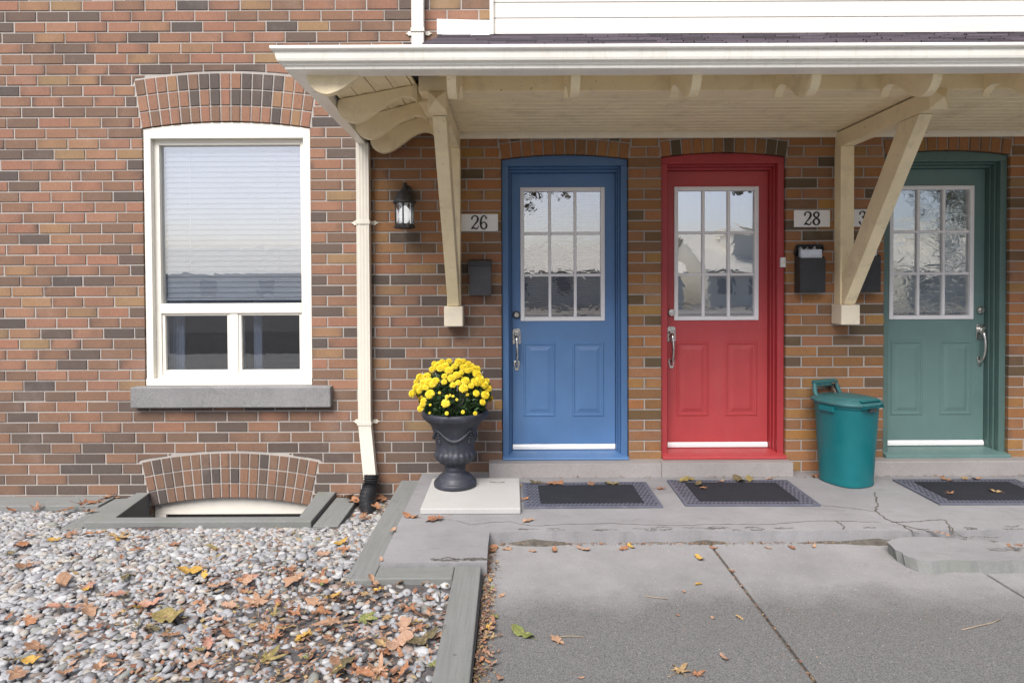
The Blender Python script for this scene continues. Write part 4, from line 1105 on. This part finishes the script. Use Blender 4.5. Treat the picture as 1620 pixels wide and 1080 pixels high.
def pompom(seed):
    g = random.Random(seed); mb = MB(); n = 120
    for i in range(n):
        zf = 1 - 1.55 * (i + .5)/n; ph = i*2.39996; r = math.sqrt(max(0, 1 - zf*zf))
        d = Vector((r*math.cos(ph), r*math.sin(ph), zf)); t = d.cross(Vector((0, 0, 1)))
        t = t.normalized() if t.length > .01 else Vector((1, 0, 0)); u = t.cross(d).normalized()
        L = .033 * g.uniform(.85, 1.08) * (1 - .12*zf); wq = .0062
        a = d*L*.35; tip = d*L + u*(-.003)
        mb.add([a - t*wq*.6, a + t*wq*.6, d*L*.8 + t*wq + u*.001, tip + t*wq*.35, tip - t*wq*.35, d*L*.8 - t*wq + u*.001], [(0,1,2,5),(5,2,3,4)], 0, False)
    mb.lathe([(.002, -.018), (.018, -.006), (.022, .006), (.014, .018), (.002, .022)], (0, 0, 0), 10)
    me = mb.build('flower', PETAL, None, origin=(0,0,0), recalc=False); m = me.data; bpy.data.objects.remove(me); return m
POM = [pompom(s) for s in range(4)]
ZF = [(375,130),(278,145),(265,182),(318,175),(330,135),(375,190),(410,165),(440,135),(470,130),(500,150),(470,170),(497,190),(455,205),(425,220),(560,212),(560,180),(535,180),(345,228),(390,240),(343,265),(400,285),(435,270),(483,258),(472,305),(520,290),(565,275),(625,258),(605,280),(632,308),(615,350),(597,398),(555,340),(353,405),(248,345),(285,260),(268,282),(228,230),(183,235),(210,270),(160,265),(225,300),(180,325),(160,300),(135,340),(207,388),(203,410),(187,440),(300,160),(350,165),(520,165),(580,250),(200,300),(245,265),(545,265),(310,150)]
def add_flower(p, d, s):
    o = bpy.data.objects.new('flower', gr.choice(POM)); COL.objects.link(o); o.parent = pl
    o.location = Vector(p) - Vector(pl['worg']); o.rotation_euler = d.to_track_quat('Z', 'Y').to_euler(); o.scale = (s, s, s*.85)
for (zx, zy) in ZF:
    px, py = 620 + zx/4.154, 540 + zy/4.154
    P = at(px, py, uy - .16); dx, dz = (P.x - ux)/.285, (P.z - CZ - .02)/.355
    q = max(0.0, 1 - dx*dx - max(0, dz)**2)
    P = at(px, py, uy - .02 - .24*math.sqrt(q))
    s = {(353,405): .85, (187,440): .7, (203,410): .65, (207,388): .65, (597,398): .65, (555,340): .7, (520,290): .65}.get((zx, zy), gr.choice([.62, .72, .82, .88, .95]))
    add_flower(P, Vector((dx*.9, -.55, max(.1, dz)*.8 + .25)), s)
for i in range(22):
    q = gr.uniform(R(190), R(350)); c = gr.uniform(.05, .8); r = math.sqrt(1 - c*c)
    d = Vector((math.cos(q)*r, math.sin(q)*r, c)); add_flower((ux + d.x*RX*.95, uy + d.y*RX*.95, CZ + .03 + c*RZD*.95), d, gr.uniform(.22, .42))
for i in range(24):
    q = gr.uniform(R(5), R(175)); c = gr.uniform(.25, .98); r = math.sqrt(1 - c*c)
    d = Vector((math.cos(q)*r, math.sin(q)*r, c)); add_flower((ux + d.x*RX*1.02, uy + d.y*RX, CZ + c*RZD), d, gr.uniform(.75, 1.0))

# ------------------------------------------------------------------ gravel: one mass of pebbles
def ico(sub):
    bm = bmesh.new(); bmesh.ops.create_icosphere(bm, subdivisions=sub, radius=1.0)
    v = np.array([x.co[:] for x in bm.verts]); f = np.array([[q.index for q in x.verts] for x in bm.faces]); bm.free(); return v, f
IV, IF = ico(2)
VAR = []
for k in range(8):
    c = nrng.normal(size=(5, 3)); a = nrng.uniform(.05, .16, 5)
    dd = 1 + sum(a[i] * np.sin(1.7 * IV @ c[i] + i) for i in range(5)); VAR.append(IV * dd[:, None])
def in_bed(x, y):
    if y > -.005: return False
    if x < -2.9 and y > -.215: return False
    if -2.92 < x < -1.09 and y > -.675: return False
    if x > -.80 and y > -1.66: return False
    if x > -.295: return False
    return True
pv, pf, pc_ = [], [], []; off = 0; cnt = 0
cand = []
step = .0215
yy = -.01
while yy > -2.75:
    xx = -4.3
    while xx < -.28:
        x, y = xx + rng.uniform(-.010, .010), yy + rng.uniform(-.010, .010)
        if in_bed(x, y) and abs(x) < 810/FPX * (y + 4.7) + .15:
            cl = .5 + .5*math.sin(3.1*x + 1.3) * math.sin(2.6*y + .4) + .3*math.sin(7*x - 5*y)
            bare = max(0, min(1, (x + 2.3)/1.5)) * max(0, min(1, (-y - .7)/.8))
            if rng.random() < .80 - .46*bare*(1.15 - .8*cl): cand.append((x, y))
        xx += step
    yy -= step
rng.shuffle(cand)
PAL = [(.48,.49,.52), (.40,.41,.445), (.55,.56,.585), (.62,.625,.64), (.30,.31,.34), (.44,.45,.475), (.50,.47,.43), (.36,.30,.27), (.20,.20,.215), (.44,.36,.33), (.55,.53,.49), (.33,.34,.32)]
PW = [18, 16, 15, 9, 7, 14, 8, 3, 2, 3, 6, 5]
for (x, y) in cand:
    s = float(np.clip(nrng.lognormal(math.log(.0150), .22), .008, .030))
    a, b, c = s*rng.uniform(.95, 1.5), s*rng.uniform(.75, 1.05), s*rng.uniform(.42, .66)
    V = VAR[rng.randrange(8)] * np.array([a, b, c])
    M = np.array(Euler((rng.uniform(-.35, .35), rng.uniform(-.35, .35), rng.uniform(0, 6.28))).to_matrix())
    V = V @ M.T + np.array([x, y, gz(x, y) + c*.35 + rng.uniform(0, .007)])
    t = rng.uniform(.62, .80); cc = rng.choices(PAL, PW)[0]
    pv.append(V); pf.append(IF + off); off += len(IV); pc_.append(np.tile(np.array([cc[0]*t, cc[1]*t*1.005, cc[2]*t*.99, 1.0]), (len(IF), 1))); cnt += 1
pv = np.concatenate(pv); pf = np.concatenate(pf); pc_ = np.concatenate(pc_)
me = bpy.data.meshes.new('gravel'); me.vertices.add(len(pv)); me.vertices.foreach_set('co', pv.ravel())
me.loops.add(len(pf)*3); me.loops.foreach_set('vertex_index', pf.ravel().astype(np.int32))
me.polygons.add(len(pf)); me.polygons.foreach_set('loop_start', np.arange(0, len(pf)*3, 3, dtype=np.int32)); me.polygons.foreach_set('loop_total', np.full(len(pf), 3, dtype=np.int32))
me.polygons.foreach_set('use_smooth', np.ones(len(pf), dtype=bool))
A = me.attributes.new('tint', 'FLOAT_COLOR', 'FACE'); A.data.foreach_set('color', pc_.ravel())
me.materials.append(STONE); me.update(); me.validate()
go = bpy.data.objects.new('gravel', me); COL.objects.link(go)
tag(go, 'bed of pale grey rounded pebbles left of the driveway', 'gravel', kind='stuff')
print('pebbles', cnt)

# ------------------------------------------------------------------ fallen leaves
def leaf_mesh(kind, seed):
    g = random.Random(seed); N = 48
    def rad(q):
        # q = 0 is the tip direction
        if kind == 'maple':
            lob = [0, R(58), R(-58), R(112), R(-112)]; ln = [1, .86, .86, .55, .55]
            r = max(l * max(0, 1 - abs(math.atan2(math.sin(q-c), math.cos(q-c)))/R(27))**.8 for c, l in zip(lob, ln))
            return max(.30, r) + .06*math.sin(q*13)
        if kind == 'oak':
            return .30 + .70*max(0, math.cos(q))**2 + .13*math.sin(q*9 + .6) + .18*max(0, -math.cos(q))
        return (.36 + .64*abs(math.cos(q))**3) * (1 if math.cos(q) > 0 else .85) + .02*math.sin(q*21)
    k1, k2, k3 = g.uniform(-.25, .45), g.uniform(-.2, .5), g.uniform(-.4, .4); V = [(0, 0, 0)]; ph = g.uniform(0, 6)
    for ring in (.33, .66, 1.0):
        for i in range(N):
            q = 2*math.pi*i/N; r = rad(q)*ring*.5; x, y = r*math.cos(q), r*math.sin(q)
            z = k1*x*x*1.6 + k2*y*y*2.2 + k3*x*y + ring*ring*.035*math.sin(5*q + ph) + .02*abs(y)
            V.append((x, y, z))
    F = [(0, 1+i, 1+(i+1) % N) for i in range(N)] + [(1+r*N+i, 1+(r+1)*N+i, 1+(r+1)*N+(i+1) % N, 1+r*N+(i+1) % N) for r in range(2) for i in range(N)]
    mb = MB(); zmin = min(v[2] for v in V); mb.add([(x, y, z - zmin) for x, y, z in V], F, 0, True)
    mb.tube([(-.1, 0, -zmin + .005), (-.4, .02, -zmin + .01), (-.62, .06, -zmin + .05)], .008, 5)
    o = mb.build('fallen_leaf', LEAF, None, origin=(0,0,0), recalc=False); m = o.data; bpy.data.objects.remove(o); return m
LM = {k: [leaf_mesh(k, 10*j + s) for s in range(5)] for j, k in enumerate(('maple', 'oak', 'plain'))}
LC = {'orange': (.38, .18, .095), 'rust': (.26, .12, .075), 'tan': (.40, .255, .17), 'peach': (.47, .31, .225), 'yellow': (.56, .36, .06), 'olive': (.25, .24, .08), 'green': (.13, .22, .055),
      'brown': (.24, .14, .09), 'pink': (.44, .24, .19), 'khaki': (.42, .31, .15), 'dark green': (.085, .11, .06)}
CW = {'orange': 'orange', 'rust': 'rust brown', 'tan': 'tan', 'peach': 'peach coloured', 'yellow': 'yellow', 'olive': 'olive', 'green': 'green', 'brown': 'dark brown', 'pink': 'pinkish brown', 'khaki': 'khaki', 'dark green': 'dark green'}
SH = {'maple': 'pointed', 'oak': 'lobed', 'plain': 'narrow'}
lr = random.Random(21)
def leaf(x, y, z, size, col, kind=None, label=None, group='fallen leaves on the gravel', place='on the pebbles', tilt=.25):
    kind = kind or lr.choice(['maple', 'oak', 'maple', 'plain'])
    o = bpy.data.objects.new('fallen_leaf', lr.choice(LM[kind])); COL.objects.link(o)
    o.location = (x, y, z); o.rotation_euler = (lr.uniform(-tilt, tilt), lr.uniform(-tilt, tilt), lr.uniform(0, 6.28)); o.scale = (size,)*3
    c = LC[col]; t = lr.uniform(.85, 1.15); o.color = (c[0]*t, c[1]*t, c[2]*t, 1)
    tag(o, label or '%s %s fallen leaf %s' % (CW[col], SH[kind], place), 'leaf', group)
def bed_pt(px, py):
    z = -.15
    for _ in range(4):
        p = gnd(px, py, z); z = gz(p.x, p.y) + .012
    return p
GRAV = [(436,1013,40,'orange','maple'),(527,993,52,'tan','maple'),(272,982,54,'olive','plain'),(240,1001,28,'dark green','plain'),(407,960,46,'tan','maple'),(423,1047,46,'olive','maple'),(53,1051,30,'yellow','plain'),(103,1070,24,'tan','plain'),
 (311,1056,24,'peach','plain'),(97,971,44,'pink','oak'),(137,967,36,'tan','oak'),(97,928,36,'tan','plain'),(133,938,15,'yellow','plain'),(300,908,32,'yellow','plain'),(345,931,26,'peach','plain'),(198,918,26,'dark green','plain'),(523,950,32,'yellow','maple'),
 (470,920,36,'tan','oak'),(377,923,26,'orange','maple'),(390,927,26,'peach','oak'),(468,977,34,'orange','maple'),(433,977,24,'olive','maple'),(648,970,42,'orange','maple'),(680,980,36,'peach','maple'),(577,983,36,'green','maple'),(673,1017,46,'dark green','plain'),
 (630,1023,42,'peach','plain'),(600,938,28,'yellow','oak'),(600,1067,46,'tan','maple'),(567,1073,36,'orange','oak'),(543,1060,38,'dark green','plain'),(640,1000,36,'peach','oak'),(540,862,20,'yellow','plain'),(545,873,28,'orange','maple'),
 (113,847,24,'rust','maple'),(150,849,26,'orange','oak'),(197,848,18,'khaki','plain'),(187,854,28,'khaki','plain'),(88,858,20,'yellow','plain'),(33,868,32,'orange','plain'),(217,876,18,'orange','oak'),(180,947,30,'pink','plain'),(200,946,14,'dark green','plain'),
 (560,797,26,'rust','maple'),(537,786,24,'rust','oak'),(606,795,22,'orange','maple'),(597,809,18,'orange','oak'),(620,778,28,'rust','maple'),(575,822,20,'brown','oak'),(583,828,22,'brown','maple'),(570,800,24,'orange','oak'),(548,793,22,'peach','plain'),
 (57,811,18,'rust','maple'),(130,806,28,'rust','maple'),(100,815,22,'brown','oak'),(140,816,22,'orange','maple'),(167,796,28,'brown','maple'),(155,802,22,'rust','oak'),(178,793,20,'brown','plain'),(15,812,16,'rust','oak'),
 (500,960,30,'tan','oak'),(515,975,26,'orange','oak'),(450,1000,24,'khaki','plain'),(555,1010,28,'peach','maple'),(610,985,24,'khaki','oak'),(505,925,22,'orange','plain'),(455,905,20,'rust','oak'),(485,1010,26,'yellow','oak'),(395,965,24,'pink','oak'),
 (25,1070,40,'tan','oak'),(20,1050,30,'dark green','maple'),(60,1030,30,'brown','oak'),(170,1045,26,'rust','oak'),(120,1045,28,'orange','maple'),(690,1012,22,'peach','oak'),(270,1010,22,'brown','plain'),(330,1020,26,'pink','oak'),(360,1010,22,'rust','plain'),
 (345,985,16,'peach','plain'),(40,900,22,'brown','plain'),(20,880,20,'dark green','plain'),(240,960,26,'pink','plain'),(150,1000,24,'rust','plain'),(45,985,26,'orange','oak'),(10,985,20,'rust','plain'),(280,865,20,'rust','plain'),(230,855,22,'rust','oak'),(335,870,18,'olive','plain')]
for px, py, sz, col, kd in GRAV:
    p = bed_pt(px, py); sc = FPX/(p.y + 4.7); back = py < 835
    leaf(p.x, p.y, p.z + (.030 if back else .016), sz/sc*(1.5 if back else 1.35), col, kd, None, 'fallen leaves on the gravel', 'heaped by the wall timber' if back and px < 250 else 'heaped by the drain hose' if back else 'on the pebbles', .45 if back else .25)
for i in range(130):
    px = lr.gauss(430, 190) if i < 62 else lr.uniform(0, 700) if i < 95 else lr.gauss(610, 60); py = lr.uniform(850, 1080) if i < 95 else lr.uniform(925, 1078)
    p = bed_pt(px, py)
    if not in_bed(p.x, p.y): continue
    leaf(p.x, p.y, p.z + .014, lr.uniform(.03, .085), lr.choices(list(LC), [20, 14, 22, 14, 7, 4, 3, 12, 9, 7, 3])[0], tilt=.5)
# leaves on the concrete
CONC = [(828,1003,36,'green','plain',DZ,'curled green leaf lying on the driveway near the edging beam'),(884,1014,26,'tan','oak',DZ,'tan curled leaf on the driveway right of the green leaf'),(1075,1061,42,'khaki','maple',DZ,'large khaki leaf at the front of the driveway'),
 (1102,1066,30,'orange','maple',DZ,'small orange pointed leaf beside the large khaki leaf'),(1106,882,20,'yellow','plain',DZ,'yellow leaf on the driveway below the landing'),(1105,923,12,'yellow','plain',DZ,'tiny yellow leaf on the pale driveway concrete'),
 (1145,1039,18,'peach','plain',DZ,'pale sliver of leaf near the front driveway joint'),(1157,902,10,'rust','oak',DZ,'rust brown bit of leaf in the driveway joint'),(1170,976,12,'khaki','plain',DZ,'khaki leaf curled beside the driveway joint'),(1128,977,8,'tan','plain',DZ,None),(1072,972,7,'orange','plain',DZ,None),(1082,935,9,'tan','plain',DZ,None),(920,1071,10,'peach','plain',DZ,None),
 (650,817,24,'orange','plain',0,'orange leaf on the landing left of the pale paver'),(692,822,30,'rust','oak',0,'rust brown lobed leaf in front of the pale paver'),(838,823,20,'tan','oak',0,'tan leaf in front of the blue door mat'),(622,838,18,'peach','plain',0,'pale leaf on the left edge of the landing'),(603,884,12,'peach','plain',0,'small pale leaf at the landing front corner'),
 (875,765,30,'orange','oak',.012,'orange leaf on the back edge of the blue door mat'),(968,765,22,'olive','plain',.012,'olive leaf on the back edge of the blue door mat'),(848,763,18,'dark green','plain',.012,'dark leaf at the back left of the blue door mat'),(935,764,20,'brown','oak',.012,'brown leaf at the middle back of the blue door mat'),(829,789,12,'orange','plain',.012,'small orange leaf on the left border of the blue door mat'),(822,768,14,'khaki','oak',.0,'khaki leaf between the paver and the blue door mat'),
 (1043,773,18,'rust','maple',0,'rust brown curled leaf between the two left mats'),(1086,759,26,'olive','plain',.012,'olive twig of leaves at the back left of the red door mat'),(1105,765,22,'dark green','plain',.012,'dark green leaf at the back of the red door mat'),(1114,771,14,'orange','oak',.016,'orange leaf on the carpet of the red door mat'),(1140,761,10,'peach','plain',.012,'pale leaf at the middle back of the red door mat'),(1170,760,26,'dark green','plain',.012,'dark green leaf right of middle behind the red door mat'),(1185,759,22,'olive','oak',.012,'olive lobed leaf behind the red door mat'),(1218,757,12,'peach','plain',.0,'pale leaf by the doorstep right of the red door mat'),
 (1503,780,16,'rust','maple',.017,'rust brown leaf on the carpet of the green door mat'),(1546,757,16,'peach','plain',.012,'pale leaf at the back of the green door mat'),(1497,758,18,'brown','plain',.012,'brown leaf at the back of the green door mat'),(1527,757,16,'khaki','oak',.012,'khaki leaf at the back of the green door mat'),(1575,777,16,'khaki','plain',.017,'khaki leaf on the carpet of the green door mat right side'),
 (1491,844,18,'peach','plain',.0,'pale curled leaf on the crack above the broken slab'),(1288,753,22,'rust','maple',.0,'rust brown leaf in the corner behind the bin'),(1444,892,12,'peach','plain',DZ,'white fragment by the left foot of the broken slab'),(1476,896,14,'yellow','plain',DZ,'yellow fragment in front of the broken slab'),(1506,897,14,'peach','plain',DZ,None),(1530,898,12,'tan','plain',DZ,None),(1417,875,14,'tan','plain',DZ,None),
 (1612,862,18,'rust','oak',DZ+.03,'rust brown leaf in the gap behind the broken slab'),(1598,865,16,'brown','plain',DZ+.03,'brown leaf in the gap behind the broken slab'),(735,745,16,'khaki','plain',.0,None),(780,870,22,'orange','plain',DZ,None),(800,868,16,'tan','oak',DZ,None),(877,869,18,'orange','plain',DZ,None),(922,868,20,'peach','plain',DZ,None),(985,868,20,'orange','oak',DZ,None),(998,864,14,'yellow','plain',DZ,None),(1130,866,12,'orange','plain',DZ,None),(1252,865,14,'rust','plain',DZ,None),(1215,866,10,'peach','plain',DZ,None),(1288,864,10,'tan','plain',DZ,None),(842,871,12,'peach','plain',DZ,None)]
for px, py, sz, col, kd, Z, lab in CONC:
    p = gnd(px, py, Z + .004); sc = FPX/(p.y + 4.7)
    leaf(p.x, p.y, Z + .003, sz/sc*1.25, col, kd, lab, 'leaves fallen on the concrete', 'on the concrete', .12)
# leaf litter in the gap by the edging beam and along the landing foot
STRIP = []
for i in range(46):
    y = lr.uniform(-2.75, -1.55); x = -.145 + abs(lr.gauss(.0, .035)) + .012
    leaf(x, y, DZ + .004 + lr.uniform(0, .012), lr.uniform(.022, .06), lr.choices(['orange', 'tan', 'peach', 'yellow', 'khaki', 'rust', 'pink', 'green'], [7, 7, 7, 3, 3, 4, 3, 1])[0], None, None, 'dry leaves along the edging beam', 'along the edging beam', .5)
mb = MB()
def flake(x, y, z, s):
    q = lr.uniform(0, 6.28); c = LC[lr.choice(['tan', 'rust', 'brown', 'peach', 'orange', 'khaki'])]; t = lr.uniform(.6, 1.1)
    a = Vector((math.cos(q), math.sin(q), lr.uniform(-.4, .4)))*s; b = Vector((-math.sin(q), math.cos(q), lr.uniform(-.4, .4)))*s*lr.uniform(.2, .7); p = Vector((x, y, z))
    mb.add([p - a, p + b, p + a, p - b], [(0,1,2,3)], 0, False, (c[0]*t, c[1]*t, c[2]*t, 1))
for i in range(1100): flake(-.148 + abs(lr.gauss(0, .03)) + .004, lr.uniform(-2.9, -1.15), DZ + .002 + lr.uniform(0, .012), lr.uniform(.003, .012))
for i in range(500): flake(lr.uniform(-.12, 2.35), -1.130 - abs(lr.gauss(0, .012)), DZ + .002 + lr.uniform(0, .008), lr.uniform(.003, .010))
for i in range(260): flake(lr.uniform(2.4, 3.4), lr.uniform(-1.50, -1.43), DZ + .003, lr.uniform(.003, .008))
for i in range(260): flake(lr.uniform(0.06, 5), -.120 - abs(lr.gauss(0, .02)), .003 + lr.uniform(0, .01), lr.uniform(.003, .010))
for i in range(240): flake(1.097 + lr.gauss(0, .006), lr.uniform(-2.9, -1.15), DZ - .003, lr.uniform(.003, .008))
for i in range(3800):
    p = bed_pt(lr.gauss(450, 210), lr.uniform(835, 1085))
    if in_bed(p.x, p.y): flake(p.x, p.y, p.z + .002 + lr.uniform(-.006, .014), lr.choice([.004, .006, .009, .013, .019]))
for i in range(420):
    flake(lr.uniform(-1.1, -.82), lr.uniform(-.5, -.03), gz(0, -.2) + .02, lr.uniform(.004, .014)); flake(lr.uniform(.2, 3.4), lr.uniform(-2.5, -1.2), DZ + .003, lr.uniform(.002, .005))
tag(mb.build('leaf_litter', LITTER, origin=(0,0,0), recalc=False), 'crumbled dry leaf bits in the joints and corners', 'leaf litter', kind='stuff')
# twigs
for pts, lab in (([(1522,995),(1548,990),(1570,984),(1583,979)], 'thin pale twig on the driveway at right'), ([(880,1007),(900,1006),(925,1007)], 'thin bent twig beside the tan driveway leaf'), ([(1020,942),(1055,947)], 'short thin twig on the clean driveway concrete')):
    mb = MB(); P = [gnd(a, b, DZ + .004) for a, b in pts]; mb.tube([(p.x, p.y, DZ + .003 + .003*(i % 2)) for i, p in enumerate(P)], .0022, 5)
    tag(mb.build('twig', TWIG), lab, 'twig', 'twigs on the driveway')
mb = MB(); P = [gnd(a, b, .038) for a, b in ((775,762),(790,763),(798,762))]; mb.tube([(p.x, p.y, .038) for p in P], .0018, 5); tag(mb.build('twig', BRASS), 'thin dark twig on the pale paver', 'twig')

# ------------------------------------------------------------------ across the street (out of view, mostly mirrored in the panes)
def street_tree(x, y, z0, z1, cr, label, seed, nleaf, col):  # crowns added and sized to keep low sky light off the doors
    g = random.Random(seed); o = thing('street_tree', (x, y, -.3), label, 'tree'); mb = MB(); tips = []
    mb.tube([(x, y, -.3), (x + .06, y, z0*.6), (x - .05, y, z0*1.1), (x, y, z1*.9)], [.20, .15, .12, .03], 8)
    for i in range(40):
        z = g.uniform(z0*.9, z1*.8); q = g.uniform(0, 6.28); L = cr*g.uniform(.5, 1.0)
        e = Vector((x + L*math.cos(q), y + L*math.sin(q), max(z0, z + L*.4))); m_ = Vector((x, y, z)).lerp(e, .5) + Vector((0, 0, .1))
        mb.tube([(x, y, z), m_, e], [.05, .03, .008], 5); tips += [m_, e, m_.lerp(e, .5)]
    mb.build('trunk', paint('bark ' + str(seed), (.34, .30, .26), .9, .2), o)
    mb = MB()
    for i in range(nleaf):
        p = g.choice(tips) + Vector((g.gauss(0, .5), g.gauss(0, .5), g.gauss(0, .4)))
        if p.z < z0 - .25: p.z = z0 - .25 + g.uniform(0, .3)
        a = Vector((g.gauss(0, 1), g.gauss(0, 1), g.gauss(0, 1))).normalized()*.17; b = a.cross(Vector((g.gauss(0, 1), g.gauss(0, 1), g.gauss(0, 1)))).normalized()*.12; t = g.uniform(.6, 1.4)
        mb.add([p - a, p + b, p + a, p - b], [(0,1,2,3)], 0, False, (col[0]*t, col[1]*t, col[2]*t, 1))
    mb.build('crown', LITTER, o, recalc=False)
street_tree(-1.4, -13.0, 3.2, 8.0, 2.6, 'broad autumn tree across the yard mirrored in the blue door panes', 3, 2400, (.13, .11, .035))
street_tree(8.7, -14.5, 4.6, 8.5, 3.0, 'unseen broad green tree added across the yard to block low light from the red door', 4, 4600, (.07, .085, .035))
street_tree(15.2, -14.0, 3.3, 8.5, 3.0, 'broad green tree across the yard mirrored in the green door panes', 5, 2600, (.09, .10, .045))

# low pale-roofed houses beyond the yard, roofs shaped and paled to look bright in the panes
PALE_ROOF = m_concrete('pale far roof', (.66, .63, .56), .1, .1, (.45, .42, .36)); PALE_WALL = paint('far cream siding', (.82, .79, .70), .6, .05, 1.0, (.6, .58, .5), .3, (.3, 9, 9)); FARWIN = paint('far window', (.25, .28, .32), .2, .1)
for x0, x1, label in ((-34, -12, 'long pale roofed house mirrored low in the big window'), (-5, 13, 'pale roofed cream house mirrored in the blue door panes'), (15, 27, 'pale roofed cream house mirrored in the red door panes'), (30, 46, 'pale roofed cream house mirrored in the green door panes')):
    y0, y1, h, rg = -60, -44, 2.3, 5.6 if x0 > 0 else 4.6
    o = thing('neighbour_house', ((x0+x1)/2, y1, -.3), label, 'house'); ym = (y0 + y1)/2
    mb = MB(); mb.box(x0, x1, y0, y1, -.36, h); mb.px([(y0, h), (y1, h), (ym, rg - .15)], x0 + .01, x1 - .01); mb.build('wall', PALE_WALL, o)
    mb = MB()
    for ya in (y1 + .4, y0 - .4):
        mb.add([(x0 - .3, ya, h - .12), (x1 + .3, ya, h - .12), (x1 + .3, ym, rg), (x0 - .3, ym, rg), (x0 - .3, ya, h), (x1 + .3, ya, h), (x1 + .3, ym, rg + .12), (x0 - .3, ym, rg + .12)], [(0,1,2,3),(7,6,5,4),(0,4,5,1),(1,5,6,2),(2,6,7,3),(3,7,4,0)])
    mb.build('roof', PALE_ROOF, o)
    for k in range(5):
        wx = lerp(x0, x1, (k + .5)/5); mb = MB(); mb.box(wx - .6, wx + .6, y1 + .002, y1 + .05, .6, 1.8); mb.build('window', FARWIN, o)
    for k in ((.3, .68) if x0 > 0 else ()):
        wx = lerp(x0, x1, k); mb = MB(); mb.box(wx - .9, wx + .9, ym + 2, ym + 5.5, h + .4, rg - .15); mb.px([(ym + 1, rg - .15), (ym + 5.8, rg - .15), (ym + 5.0, rg + .35), (ym + 1, rg + .35)], wx - 1.1, wx + 1.1); mb.build('dormer', PALE_WALL, o)
